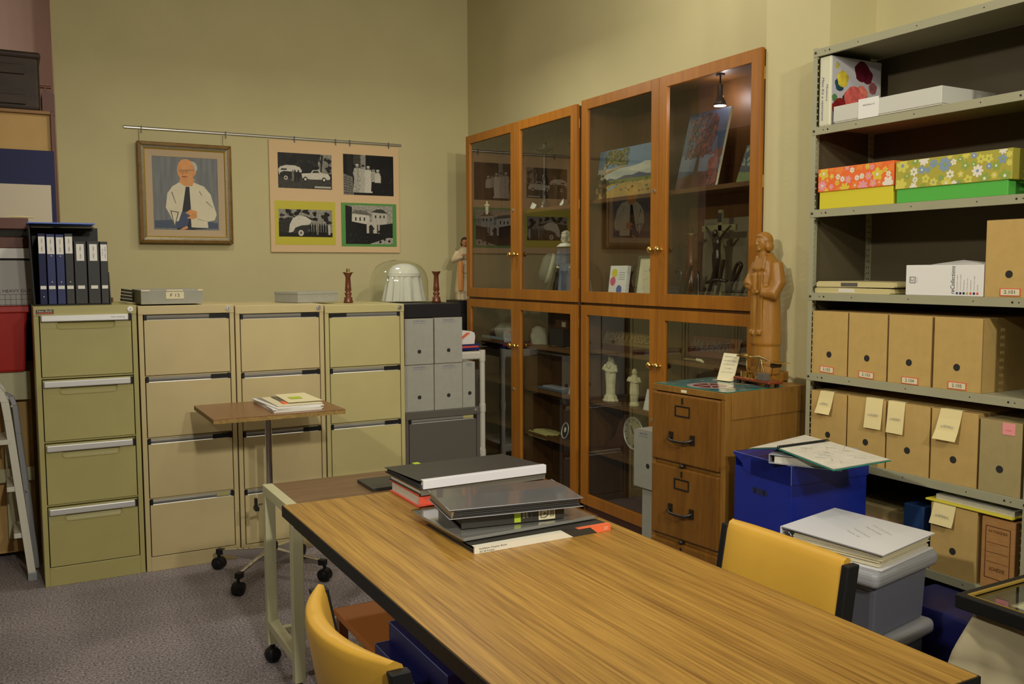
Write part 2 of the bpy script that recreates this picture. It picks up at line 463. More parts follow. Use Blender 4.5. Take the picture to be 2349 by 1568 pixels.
# ------------------------------------------------------------------ filing cabinets along the back wall
def filing_cabinet(label, x0, x1, yf, top, enamel, bar, tops, latch, plate=None, d=0.62):
    """front faces -Y. tops: (drawer top, drawer bottom) list"""
    t = thing('filing_cabinet', label, 'filing cabinet', ((x0 + x1) / 2, yf, 0))
    w = (x1 - x0) / 2 - 0.001
    g = G()
    g.box(-w, 0.0, 0, -w + 0.022, d, top, enamel).box(w - 0.022, 0, 0, w, d, top, enamel)
    g.box(-w + 0.022, d - 0.01, 0, w - 0.022, d, top, enamel).box(-w + 0.022, 0, top - 0.034, w - 0.022, d - 0.01, top, enamel)
    g.box(-w + 0.022, 0.0, 0, w - 0.022, 0.02, tops[-1][1] - 0.004, enamel)
    g.box(-w + 0.022, 0.03, 0.02, w - 0.022, 0.035, top - 0.034, M_gap)
    g.box(-w, -0.004, top - 0.042, w, 0.0, top, enamel)
    for a, b in tops[:-1]:
        g.box(-w + 0.022, 0.012, b - 0.012, w - 0.022, 0.03, b - 0.003, enamel)
    g.build('carcass', t, 0.002)
    L = G(); L.cyl((0, 0, 0), (0, -0.006, 0), 0.013, M_alu, n=20).cyl((0, -0.006, 0), (0, -0.009, 0), 0.007, M_alu, n=16).box(-0.0012, -0.0095, -0.005, 0.0012, -0.009, 0.005, M_black)
    L.build('lock', t, 0, (w - 0.028, -0.004, top - 0.018))
    dw = w - 0.026
    for i, (a, b) in enumerate(tops):
        g = G()
        if bar:
            # pressed finger recess with a raised lip below the handle bar
            za = a - 0.034; zr = za - 0.033; rx = 0.125
            g.box(-dw, 0.0, za, dw, 0.02, a, enamel).box(-dw, 0.0, b, dw, 0.02, zr, enamel).box(-dw, 0, zr, -rx, 0.02, za, enamel).box(rx, 0, zr, dw, 0.02, za, enamel)
            g.prism([(0.0, zr), (0.016, za), (0.02, za), (0.02, zr)], -rx, rx, 'x', enamel)
            g.tube([(-rx - 0.003, 0, za), (-rx + 0.004, -0.001, zr + 0.004), (-rx + 0.014, -0.001, zr - 0.001), (rx - 0.014, -0.001, zr - 0.001), (rx - 0.004, -0.001, zr + 0.004), (rx + 0.003, 0, za)], 0.0034, enamel, 8)
            dr = g.build('drawer', t, 0.0022)
            h = G().box(-dw + 0.004, -0.020, a - 0.034, dw - 0.012, -0.0, a - 0.004, M_aluw)
            h.build('handle', dr, 0.004)
            G().box(dw - 0.0115, -0.012, a - 0.036, dw, 0.0, a - 0.002, M_black).build('handle_cap', dr, 0.001)
        else:
            g.box(-dw, 0.0, b, dw, 0.02, a - 0.028, enamel).box(-dw, 0.014, a - 0.028, dw, 0.02, a, M_gap)
            g.prism([(0.0, a - 0.028), (0.004, a - 0.024), (0.012, a - 0.024), (0.012, a - 0.028)], -dw, dw, 'x', M_aluw)
            dr = g.build('drawer', t, 0.0015)
            h = G().prism([(0.013, a - 0.024), (0.006, a - 0.020), (0.004, a - 0.012), (0.008, a - 0.004), (0.013, a - 0.003)], -dw + 0.014, dw - 0.014, 'x', M_strip)
            h.build('handle', dr)
            G().box(-dw, 0.0, a - 0.028, -dw + 0.013, 0.013, a, M_black).build('handle_cap', dr)
            G().box(dw - 0.013, 0.0, a - 0.028, dw, 0.013, a, M_black).build('handle_cap', dr)
            lt = latch[i]
            if lt == 'R': G().box(dw - 0.095, 0.0, a - 0.024, dw - 0.0135, 0.0035, a - 0.003, M_black).build('latch', dr, 0.001)
            if lt == 'L': G().box(-dw + 0.0135, 0.0, a - 0.024, -dw + 0.095, 0.0035, a - 0.003, M_black).build('latch', dr, 0.001)
            if lt == 'P':
                p = G().box(dw - 0.085, 0.0, a - 0.022, dw - 0.02, 0.0035, a - 0.004, M_olive).build('label_holder', dr, 0.001)
    if plate:
        p = G().box(-w + 0.012, -0.0065, top - 0.033, -w + 0.085, -0.004, top - 0.013, M_blackc)
        p.box(-w + 0.016, -0.0072, top - 0.031, -w + 0.081, -0.0065, top - 0.027, M_redp)
        pl = p.build('maker_plate', t)
        text('plate_lettering', 'Neo Built', M_offw, pl, (-w + 0.048, -0.0073, top - 0.020), 0.062, 0.009)
        text('handle_lettering', 'Neo Seating', M_inkg, t, (w - 0.085, -0.0208, tops[0][0] - 0.017), 0.06, 0.010)
    return t


T1 = [(1.292, 1.000), (0.984, 0.697), (0.681, 0.394), (0.378, 0.094)]
T2 = [(1.280, 0.981), (0.974, 0.674), (0.667, 0.370), (0.363, 0.076)]
T3 = [(1.272, 0.974), (0.967, 0.667), (0.660, 0.363), (0.356, 0.070)]
T4 = [(1.266, 0.970), (0.963, 0.664), (0.657, 0.360), (0.353, 0.068)]
filing_cabinet('olive four-drawer filing cabinet with wide aluminium handles, under the ring binders', 0.076, 0.521, 4.705, 1.328, M_olive, True, T1, None, True)
filing_cabinet('beige four-drawer filing cabinet second from the left, with the F 12 box on top', 0.525, 0.982, 4.70, 1.322, M_beige, False, T2, ['R', 'R', 'R', 'P'])
filing_cabinet('beige four-drawer filing cabinet directly behind the small wheeled table', 0.986, 1.450, 4.70, 1.314, M_beige, False, T3, ['R', 'R', 'R', 'R'])
filing_cabinet('yellower four-drawer filing cabinet beside the grey archive boxes, turned candlestick on it', 1.455, 1.911, 4.70, 1.305, M_beige2, False, T4, ['L', 'R', 'R', 'R'])
# low dark grey cabinet
filing_cabinet('dark grey low filing cabinet carrying the grey archive boxes', 1.916, 2.396, 4.72, 0.685, M_gcab, False, [(0.645, 0.345), (0.338, 0.05)], ['P', 'R'], d=0.33)
# ------------------------------------------------------------------ hanging rail, portrait, photo board
t = thing('picture_rail', 'thin aluminium picture hanging rail on the back wall above the portrait', 'picture rail', (1.525, YW, 2.364))
g = G().prism([(-0.001, -0.009), (-0.010, -0.009), (-0.014, -0.005), (-0.0145, 0.0), (-0.012, 0.006), (-0.006, 0.0095), (-0.001, 0.010)], -0.897, 0.897, 'x', M_alu, smooth=False)
g.build('rail', t, 0.001)
for x in (-0.80, -0.30, 0.14, 0.42, 0.52, 0.80):
    G().box(-0.003, -0.022, -0.03, 0.003, -0.016, 0.012, M_gcab).build('rail_hook', t, 0, (x, 0, 0))

BK = M_ink


def shade(v):  # a printed grey of the photographs
    return mat('photo_grey_%d' % v, S(v * (0.62 if v < 100 else 0.94), v * (0.61 if v < 100 else 0.92), int(v * (0.56 if v < 100 else 0.86))), 0.45, var=0.45 if v < 190 else 0.12, vs=70, spec=0.25)


t = thing('framed_portrait', 'framed painting of a bald man in white shirt and dark tie holding a book', 'picture frame', (0.97, YW - 0.012, 1.972))
W2, H2 = 0.278, 0.308
M_fr1 = mat('frame_outer_wood', (0.20, 0.11, 0.025, 1), 0.35, 0.2, var=0.2, vs=20)
M_fr2 = mat('frame_silver_band', (0.24, 0.21, 0.14, 1), 0.4, 0.4, var=0.2, vs=80)
M_fr3 = mat('frame_gilt', (0.62, 0.42, 0.08, 1), 0.3, 0.6)
M_fr4 = mat('frame_linen', (0.50, 0.38, 0.24, 1), 0.8)


def framed(g, w, h, d0, y0, y1, m):
    """mitred band: outer half size w,h ; width d0 ; y0 outer face depth, y1 inner face depth (negative = towards room)"""
    o = [(-w, -h), (w, -h), (w, h), (-w, h)]; i = [(-w + d0, -h + d0), (w - d0, -h + d0), (w - d0, h - d0), (-w + d0, h - d0)]
    for k in range(4):
        j = (k + 1) % 4
        vs = [(o[k][0], y0, o[k][1]), (o[j][0], y0, o[j][1]), (i[j][0], y1, i[j][1]), (i[k][0], y1, i[k][1]),
              (o[k][0], 0, o[k][1]), (o[j][0], 0, o[j][1]), (i[j][0], 0, i[j][1]), (i[k][0], 0, i[k][1])]
        g.add(vs, [(0, 1, 2, 3), (7, 6, 5, 4), (0, 4, 5, 1), (1, 5, 6, 2), (2, 6, 7, 3), (3, 7, 4, 0)], m)
    return g


fr = framed(G(), W2, H2, 0.022, -0.045, -0.05, M_fr1).build('frame', t, 0.004)
g = framed(G(), W2 - 0.022, H2 - 0.022, 0.014, -0.038, -0.034, M_fr2)
g.build('frame_band', fr)
framed(G(), W2 - 0.036, H2 - 0.036, 0.008, -0.034, -0.028, M_fr3).build('frame_gilt_edge', fr, 0.001)
framed(G(), W2 - 0.044, H2 - 0.044, 0.040, -0.027, -0.021, M_fr4).build('linen_mount', fr)
cw, ch = 0.196, 0.222
g = G()
M_pb = mat('painted_blue_grey_boards', S(112, 116, 118), 0.6, var=0.18, vs=14, stretch=(4, 1, 0.4))
M_ps = mat('painted_shirt', S(214, 206, 178), 0.6, var=0.04, vs=20)
M_pk = mat('painted_face', S(212, 148, 88), 0.6, var=0.12, vs=30)
M_pd = mat('painted_dark', S(24, 30, 38), 0.6)
M_pbk = mat('painted_book', S(58, 72, 104), 0.6)
M_ph = mat('painted_hair', S(178, 186, 178), 0.6)
M_pl = mat('painted_line', S(92, 86, 80), 0.6)
g.box(-cw - 0.006, -0.018, -ch - 0.006, cw + 0.006, -0.012, ch + 0.006, M_pb)


def pp(px, py):  # coordinates measured on the painting, 0..1 from its lower left
    return (-cw + 2 * cw * px, -ch + 2 * ch * py)


def poly(g, pts, m, k): g.flat([pp(*p) for p in pts], -0.0182 - 0.0002 * k, m)


def ell(cx, cy, rx, ry, n=20, a=0): return [(cx + rx * math.cos(2 * PI * i / n + a), cy + ry * math.sin(2 * PI * i / n + a)) for i in range(n)]


poly(g, [(0.02, 0.02), (0.98, 0.02), (0.98, 0.10), (0.55, 0.15), (0.02, 0.12)], mat('painted_floor_blue', S(66, 80, 100), 0.6), 1)
poly(g, [(0.19, 0.30), (0.22, 0.50), (0.30, 0.60), (0.40, 0.655), (0.62, 0.665), (0.78, 0.61), (0.88, 0.50), (0.965, 0.22), (0.93, 0.14), (0.82, 0.115), (0.83, 0.03), (0.57, 0.03), (0.50, 0.15), (0.30, 0.10), (0.24, 0.22)], M_ps, 2)
poly(g, [(0.35, 0.0), (0.58, 0.0), (0.83, 0.02), (0.57, 0.035), (0.56, 0.25), (0.35, 0.03)], M_pd, 3)
poly(g, [(0.50, 0.60), (0.555, 0.60), (0.57, 0.27), (0.52, 0.2), (0.435, 0.25)], M_pd, 4)
poly(g, [(0.43, 0.25), (0.57, 0.26), (0.50, 0.03), (0.34, 0.02)], M_pbk, 5)
poly(g, [(0.255, 0.265), (0.385, 0.245), (0.315, 0.03)], M_pl, 5)
poly(g, [(0.275, 0.25), (0.365, 0.235), (0.315, 0.06)], M_ps, 6)
poly(g, [(0.40, 0.66), (0.48, 0.61), (0.60, 0.61), (0.64, 0.70), (0.60, 0.75), (0.42, 0.72)], M_pk, 3)
poly(g, ell(0.60, 0.87, 0.085, 0.085), M_ph, 5)
poly(g, ell(0.51, 0.83, 0.135, 0.155), M_pk, 6)
poly(g, ell(0.632, 0.80, 0.03, 0.04), M_pk, 6.5)
poly(g, [(0.41, 0.825), (0.64, 0.838), (0.64, 0.832), (0.41, 0.818)], M_pl, 7)
for cx in (0.435, 0.51):
    poly(g, ell(cx, 0.812, 0.036, 0.026), M_pl, 7); poly(g, ell(cx, 0.812, 0.031, 0.021), M_pk, 8); poly(g, ell(cx, 0.816, 0.012, 0.006), M_pd, 9)
poly(g, [(0.44, 0.735), (0.50, 0.725), (0.545, 0.755), (0.50, 0.742), (0.45, 0.748)], M_redp if False else mat('painted_mouth', S(150, 70, 50), 0.6), 8)
poly(g, [(0.46, 0.80), (0.445, 0.765), (0.475, 0.768)], mat('painted_nose', S(190, 116, 66), 0.6), 8)
poly(g, [(0.48, 0.235), (0.56, 0.285), (0.66, 0.26), (0.66, 0.17), (0.60, 0.15), (0.50, 0.16), (0.56, 0.195)], M_pk, 8)
poly(g, [(0.39, 0.0), (0.50, 0.055), (0.52, 0.02), (0.46, 0.0)], M_pk, 8)
for a, b in (((0.28, 0.52), (0.34, 0.36)), ((0.70, 0.54), (0.74, 0.48)), ((0.66, 0.15), (0.84, 0.115)), ((0.80, 0.40), (0.90, 0.32))):
    poly(g, [a, (a[0] + 0.012, a[1] + 0.004), (b[0] + 0.008, b[1]), b], M_pl, 4)
g.build('canvas', t)
for x in (-0.26, 0.235):
    G().cyl((x, -0.006, 0.28), (x, -0.006, 0.375), 0.0012, M_gcab, n=6).build('hanging_wire', t)

# photo board
t = thing('photo_board', 'peach display board with four black-and-white photographs under the rail', 'display board', (1.948, YW - 0.004, 1.984))
B0, B1, C0, C1 = -0.452, 0.452, -0.369, 0.362
G().box(B0, -0.012, C0, B1, 0.0, C1, mat('peach_board', (0.70, 0.50, 0.28, 1), 0.7)).build('backing_board', t, 0.001)


def photo(name, x0, z0, x1, z1, base, y=-0.0135, card=None):
    """returns the part and a painter in 0..1 coordinates"""
    g = G()
    if card:
        g.box(card[0], y, card[1], card[2], y + 0.001, card[3], card[4]); y -= 0.0008
    g.box(x0, y, z0, x1, y + 0.0012, z1, shade(base))

    def P(pts, v, k=1): g.flat([(x0 + (x1 - x0) * a, z0 + (z1 - z0) * b) for a, b in pts], y - 0.00015 * k, shade(v) if isinstance(v, int) else v)
    return g, P


def rnd_blobs(P, n, box, vs, r, seed, k=1):
    rs = random.Random(seed)
    for i in range(n):
        cx, cy = rs.uniform(box[0], box[2]), rs.uniform(box[1], box[3]); q = rs.uniform(0.4, 1) * r
        m = 9; P([(min(1, max(0, cx + q * math.cos(2 * PI * j / m) * rs.uniform(.6, 1.2))), min(1, max(0, cy + 1.3 * q * math.sin(2 * PI * j / m) * rs.uniform(.6, 1.2)))) for j in range(m)], rs.choice(vs), k + i * 0.02)


ox, oz = 1.948, 1.984
# caravan and car
g, P = photo('p', 1.552 - ox, 2.036 - oz, 1.915 - ox, 2.266 - oz, 34)
P([(0, 0), (1, 0), (1, 0.27), (0, 0.33)], 96, 1)
P([(0.72, 0.45), (1, 0.45), (1, 1), (0.80, 1), (0.74, 0.7)], 140, 1)
rnd_blobs(P, 22, (0.72, 0.45, 0.98, 0.98), (40, 62, 150, 84), 0.05, 5, 1.2)
rnd_blobs(P, 26, (0.02, 0.5, 0.72, 0.98), (26, 48, 66, 20), 0.07, 1, 1.2)
P([(0.78, 0.42), (0.80, 0.42), (0.84, 0.98), (0.80, 0.98)], 44, 2)
P([(0.02, 0.36), (0.0, 0.52), (0.04, 0.60), (0.14, 0.65), (0.30, 0.65), (0.40, 0.60), (0.44, 0.50), (0.42, 0.44)], 214, 3)
P([(0.02, 0.30), (0.03, 0.42), (0.10, 0.48), (0.42, 0.46), (0.41, 0.32), (0.3, 0.27)], 58, 4)
P(ell(0.14, 0.29, 0.035, 0.06), 205, 5); P(ell(0.14, 0.29, 0.016, 0.03), 60, 6)
P([(0.05, 0.50), (0.16, 0.51), (0.16, 0.55), (0.06, 0.55)], 70, 5)
for x in (0.27, 0.31, 0.37): P([(x - 0.02, 0.2), (x + 0.02, 0.2), (x + 0.022, 0.42), (x + 0.01, 0.52), (x - 0.012, 0.52), (x - 0.02, 0.42)], 120 if x < 0.3 else 46, 6)
P([(0.44, 0.30), (0.43, 0.43), (0.60, 0.45), (0.64, 0.54), (0.74, 0.55), (0.80, 0.47), (0.93, 0.44), (0.97, 0.36), (0.96, 0.28), (0.6, 0.27)], 216, 5)
P([(0.625, 0.455), (0.655, 0.52), (0.73, 0.53), (0.77, 0.47)], 60, 6)
for x in (0.50, 0.85): P(ell(x, 0.27, 0.04, 0.075), 36, 6); P(ell(x, 0.27, 0.022, 0.04), 220, 7)
P([(0.67, 0.03), (0.98, 0.03), (0.98, 0.08), (0.67, 0.08)], 190, 6)
g.build('photograph', t)
# women by the weatherboards
g, P = photo('p', 1.996 - ox, 2.008 - oz, 2.358 - ox, 2.281 - oz, 22)
P([(0, 0), (0, 0.52), (0.18, 0.44), (0.2, 0)], 120, 1)
for i in range(7): P([(0, 0.05 + i * 0.065), (0.19, 0.03 + i * 0.055), (0.19, 0.036 + i * 0.055), (0, 0.062 + i * 0.065)], 34, 2)
P([(0.06, 0.52), (0.16, 0.46), (0.20, 0.9), (0.12, 1), (0.07, 1)], 46, 1)
P([(0.2, 0.75), (0.34, 0.62), (0.34, 1), (0.2, 1)], 96, 1); P([(0.34, 0.6), (0.44, 0.6), (0.44, 1), (0.34, 1)], 150, 2)
rnd_blobs(P, 30, (0.62, 0.02, 0.98, 0.42), (34, 60, 84, 30), 0.03, 3, 2)
for i, (x, hh, v, wd) in enumerate(((0.27, 0.76, 176, 0.085), (0.385, 0.74, 190, 0.07), (0.49, 0.72, 214, 0.08), (0.595, 0.68, 180, 0.055), (0.68, 0.64, 206, 0.062))):
    b = 0.06 if i < 3 else 0.1
    P([(x - wd, b), (x + wd, b), (x + wd * 0.7, hh * 0.55), (x + wd, hh * 0.70), (x + wd * 0.7, hh * 0.88), (x - wd * 0.7, hh * 0.88), (x - wd, hh * 0.70), (x - wd * 0.7, hh * 0.55)], v if i < 3 else 30, 5 + i)
    if i >= 3: P([(x - wd, hh * 0.5), (x + wd, hh * 0.5), (x + wd, hh * 0.75), (x + wd * 0.6, hh * 0.88), (x - wd * 0.6, hh * 0.88), (x - wd, hh * 0.75)], v, 5.5 + i)
    P(ell(x, hh * 0.94, 0.032, 0.045), 150, 6 + i); P(ell(x, hh * 0.985, 0.034, 0.022), 46 if i % 2 else 205, 6.5 + i)
g.build('photograph', t)
# yellow card, caravan nose
g, P = photo('p', 1.549 - ox, 1.717 - oz, 1.912 - ox, 1.898 - oz, 150, card=(1.524 - ox, 1.664 - oz, 1.934 - ox, 1.953 - oz, mat('mustard_card', (0.56, 0.50, 0.05, 1), 0.25)))
rnd_blobs(P, 26, (0.0, 0.6, 0.7, 0.98), (30, 48, 70, 24), 0.07, 7, 1.2); rnd_blobs(P, 10, (0.85, 0.5, 0.98, 0.9), (36, 52), 0.07, 8, 1.2)
P([(0, 0), (1, 0), (1, 0.16), (0.5, 0.2), (0, 0.22)], 40, 2)
P([(0.0, 0.15), (0.0, 0.55), (0.18, 0.72), (0.35, 0.6), (0.3, 0.15)], 70, 3)
P([(0.18, 0.15), (0.2, 0.45), (0.26, 0.68), (0.38, 0.78), (0.50, 0.74), (0.61, 0.60), (0.57, 0.46), (0.36, 0.38), (0.25, 0.17)], 216, 4)
P([(0.25, 0.12), (0.30, 0.33), (0.42, 0.42), (0.58, 0.44), (0.54, 0.15)], 74, 5)
P(ell(0.405, 0.14, 0.05, 0.11), 214, 6); P(ell(0.405, 0.14, 0.022, 0.05), 110, 7)
for i in range(9): x = 0.58 + i * 0.045; P([(x - 0.018, 0.08), (x + 0.018, 0.08), (x + 0.016, 0.4), (x, 0.52), (x - 0.016, 0.4)], (28, 60, 40, 120, 34, 30, 24, 46, 200)[i], 6 + i * 0.1)
g.build('photograph', t)
# green card, house
g, P = photo('p', 2.005 - ox, 1.674 - oz, 2.347 - ox, 1.938 - oz, 166, card=(1.975 - ox, 1.657 - oz, 2.376 - ox, 1.953 - oz, mat('green_card', (0.10, 0.30, 0.07, 1), 0.25)))
P([(0.13, 0.52), (0.13, 0.80), (0.5, 0.74), (0.5, 0.5)], 214, 1); P([(0.12, 0.79), (0.2, 0.88), (0.42, 0.86), (0.56, 0.75), (0.5, 0.74)], 110, 2)
P([(0.56, 0.52), (0.56, 0.84), (0.88, 0.80), (0.88, 0.5)], 196, 1); P([(0.54, 0.83), (0.66, 0.91), (0.78, 0.91), (0.9, 0.80), (0.72, 0.81)], 96, 2)
for x in (0.2, 0.29, 0.38): P([(x, 0.6), (x + 0.03, 0.6), (x + 0.03, 0.69), (x, 0.69)], 90, 3)
for x in (0.62, 0.72, 0.8): P([(x, 0.68), (x + 0.03, 0.68), (x + 0.03, 0.75), (x, 0.75)], 70, 3)
P([(0, 0), (1, 0), (1, 0.55), (0.72, 0.5), (0.4, 0.52), (0.13, 0.58), (0.14, 0.95), (0, 1)], 36, 3)
P([(0.44, 0.28), (0.44, 0.58), (0.66, 0.56), (0.66, 0.28)], 200, 4); P([(0.49, 0.28), (0.49, 0.46), (0.53, 0.51), (0.58, 0.46), (0.58, 0.28)], 60, 5)
P([(0.68, 0.28), (0.72, 0.28), (0.72, 0.55), (0.68, 0.55)], 180, 4); P([(0.5, 0), (1, 0), (1, 0.16), (0.9, 0.17)], 170, 4)
rnd_blobs(P, 26, (0.02, 0.05, 0.95, 0.42), (26, 52, 40, 66), 0.04, 9, 4.2)
g.build('photograph', t)

# ------------------------------------------------------------------ ring binders in a black box on the olive cabinet
t = thing('binder_box', 'open-fronted black box holding ring binders on the olive cabinet', 'storage box', (0.245, 5.02, 1.3285))
g = G()
g.box(-0.16, -0.16, 0, 0.180, 0.12, 0.006, M_black).box(-0.16, 0.114, 0, 0.150, 0.12, 0.385, M_black)
g.hexa([(-0.160, -0.16, 0), (-0.152, -0.16, 0), (-0.152, 0.114, 0), (-0.16, 0.114, 0)], [(-0.172, -0.16, 0.378), (-0.164, -0.16, 0.388), (-0.152, 0.114, 0.386), (-0.16, 0.114, 0.386)], M_black)
g.hexa([(0.174, -0.15, 0), (0.180, -0.15, 0), (0.180, 0.114, 0), (0.174, 0.114, 0)], [(0.174, -0.10, 0.16), (0.180, -0.10, 0.16), (0.180, 0.114, 0.16), (0.174, 0.114, 0.16)], M_blackc)
g.build('box_body', t, 0.002)
G().box(-0.172, -0.0, 0.386, 0.13, 0.12, 0.390, M_grayc).build('box_lining', t)
G().box(-0.175, -0.165, 0.3905, 0.118, 0.10, 0.397, mat('bright_blue_folder', (0.02, 0.10, 0.55, 1), 0.35)).build('folder_cover', t, 0.001)
bind = [(0.1285, 0.032, 0.337, M_navy, '1951 - 1964', 0.042, 0.0), (0.1665, 0.036, 0.335, M_navy2, '1965 - 1971', 0.046, 0.2), (0.2060, 0.036, 0.334, M_navy2, '1972 - 1975', 0.046, 0.2), (0.2450, 0.036, 0.338, M_char, '1976 - 1983', 0.044, 0.2),
        (0.2935, 0.054, 0.303, M_char, '1984 - 1991', 0.046, 0), (0.3515, 0.054, 0.303, M_char, '1992 - 2001', 0.046, 0), (0.3985, 0.034, 0.302, M_char, '1998 - 2007', 0.046, 0)]
blab = ['navy ring binder labelled 1951 - 1964, leftmost in the black box', 'blue ring binder labelled 1965 - 1971, second from the left in the black box', 'blue ring binder labelled 1972 - 1975, third in the black box', 'tall charcoal ring binder labelled 1976 - 1983, beside the blue ones',
        'thick short charcoal binder labelled 1984 - 1991, first of the three short ones', 'thick charcoal binder labelled 1992 - 2001, middle of the three short ones', 'slim charcoal binder labelled 1998 - 2007, rightmost of the ring binders']
for i, (cx, wd, h, m, s, lh, rv) in enumerate(bind):
    b = thing('ring_binder', blab[i], 'ring binder', (cx, 4.862, 1.335), 0, 'ring binders in the black box')
    g = G().box(-wd / 2, 0, 0, wd / 2, 0.003, h, m).box(-wd / 2, 0, 0, -wd / 2 + 0.003, 0.235, h, m).box(wd / 2 - 0.003, 0, 0, wd / 2, 0.235, h, m)
    g.build('cover', b, 0.0012)
    G().box(-wd / 2 + 0.004, 0.01, 0.005, wd / 2 - 0.004, 0.225, h - 0.012, M_page).build('pages', b)
    lw = min(wd * 0.86, 0.031 if wd < 0.04 else 0.034)
    lb = G().box(-lw / 2, -0.0012, h - 0.095, lw / 2, 0, h - 0.014, M_white).build('label', b)
    if i == 6:
        text('date_lettering', s, M_ink, lb, (lw * 0.2, -0.0014, h - 0.053), 0.056, 0.005, (90, 90, 0)); text('word_lettering', 'Present', M_ink, lb, (-lw * 0.18, -0.0014, h - 0.053), 0.034, 0.0048, (90, 90, 0))
    else: text('date_lettering', s, M_ink, lb, (0, -0.0014, h - 0.053), 0.060, 0.0065, (90, 90, 0))
    G().box(-lw * 0.45, -0.0012, 0.072, lw * 0.45, 0, 0.088, M_white).build('number_label', b)
    for z in ((0.035,) if i == 0 else (h - 0.105, 0.105) if i < 3 else (0.105,) if i == 3 else ()):
        G().sph((0, -0.001, z), (0.004, 0.003, 0.004), M_alu, 10).build('rivet', b)

# black stack and brown rod behind F12
t = thing('black_tray_stack', 'small stack of curled black rubber pieces left of the F 12 box', 'rubber stack', (0.50, 5.05, 1.3285))
for i in range(4):
    G().prism([(-0.014, 0.0), (0.012, -0.004), (0.04, -0.008), (0.04, 0.004), (0.012, 0.009), (-0.014, 0.013)], -0.03, 0.03, 'y', M_gap).build('layer', t, 0, (0.002 * i, 0.0, 0.011 + i * 0.0165))
o = G().cyl((0.405, 5.16, 1.343), (0.455, 5.14, 1.343), 0.013, M_turned).build('wooden_rod'); tag(o, 'short brown wooden rod lying between the binders and the F 12 box', 'rod')
# F 12 box
t = thing('archive_box', 'shallow grey archive box marked F 12 on the second filing cabinet', 'box', (0.705, 4.86, 1.3285))
G().box(-0.158, -0.12, 0.0, 0.134, 0.26, 0.070, M_grayc).build('box_body', t, 0.002)
for a, b in ((-0.156, -0.116), (-0.038, 0.038), (0.11, 0.133)): G().box(a, -0.1212, 0.064, b, -0.12, 0.0715, M_offw).box(a, -0.12, 0.070, b, -0.11, 0.0715, M_offw).build('paper_tab', t)
lb = G().box(-0.042, -0.1212, 0.026, 0.042, -0.12, 0.060, M_offw).build('label', t)
text('label_lettering', 'F 12', M_ink, lb, (0, -0.1216, 0.043), 0.044, 0.015)
# second shallow box
t = thing('archive_box', 'plain shallow grey archive box without a label, turned askew, on the third filing cabinet', 'box', (1.452, 5.02, 1.3155), 22)
G().box(-0.13, -0.09, 0, 0.15, 0.12, 0.056, M_grayc).build('box_body', t, 0.002)
G().box(-0.132, -0.092, 0.046, 0.152, 0.122, 0.0585, M_grayc).build('lid', t, 0.001)


def candlestick(label, loc, h, socket=True, group=None):
    t = thing('candlestick', label, 'candlestick', loc, 0, group)
    k = h / 0.195
    G().lathe([(0.0, 0), (0.027, 0), (0.027, 0.008), (0.023, 0.02), (0.024, 0.03), (0.014, 0.036), (0.020, 0.05), (0.020, 0.058), (0.012, 0.062), (0.019, 0.072), (0.017, 0.10 * k), (0.014, 0.16 * k), (0.018, 0.172 * k), (0.026, 0.185 * k), (0.027, 0.19 * k), (0, 0.19 * k)], M_turned, n=20).build('turned_stem', t)
    if socket: G().lathe([(0.034, 0.190 * k), (0.034, 0.1925 * k), (0.010, 0.1935 * k), (0.010, 0.215 * k), (0, 0.215 * k)], M_brassd, n=20).build('candle_socket', t)
    return t


candlestick('dark turned wooden candlestick with brass socket on the fourth filing cabinet', (1.690, 5.0, 1.306), 0.178)
candlestick('dark turned wooden candlestick without a socket on the black tray', (2.222, 4.95, 1.3005), 0.190, False)

# glass dome over a gathered bonnet
t = thing('glass_dome', 'clear glass dome over the white gathered bonnet', 'glass dome', (2.045, 5.10, 1.3065))
rg = [(0, 0, 0, 0.182, 0.13), (0, 0, 0.12, 0.182, 0.13), (0, 0, 0.17, 0.170, 0.122), (0, 0, 0.21, 0.14, 0.10), (0, 0, 0.235, 0.095, 0.065), (0, 0, 0.247, 0.04, 0.03), (0, 0, 0.249, 0.001, 0.001)]
G().loft(rg, M_dome, 48).build('glass_shell', t)
t = thing('bonnet', 'white gathered linen bonnet inside the glass dome', 'bonnet', (2.075, 5.10, 1.3075))
fold = lambda a, q: 0.10 * math.cos(13 * a + math.sin(3 * a)) * max(0, 1 - q * 1.2)
G().loft([(0, 0, 0, 0.128, 0.090), (0, 0, 0.05, 0.120, 0.086), (0, 0, 0.11, 0.110, 0.080), (0, 0, 0.150, 0.102, 0.076)], M_linen, 96, fold=lambda a, q: 0.10 * math.cos(13 * a + 1.5 * math.sin(3 * a)) * (1 - 0.75 * q)).build('gathered_skirt', t)
G().loft([(0, 0, 0.148, 0.106, 0.080), (0, 0, 0.168, 0.104, 0.079)], M_linen, 48).build('band', t, 0.003)
G().loft([(0, 0, 0.168, 0.100, 0.076), (0, 0, 0.19, 0.090, 0.069), (0, 0, 0.212, 0.066, 0.05), (0, 0, 0.224, 0.03, 0.025), (0, 0, 0.226, 0.001, 0.001)], M_linen, 40).build('crown', t)


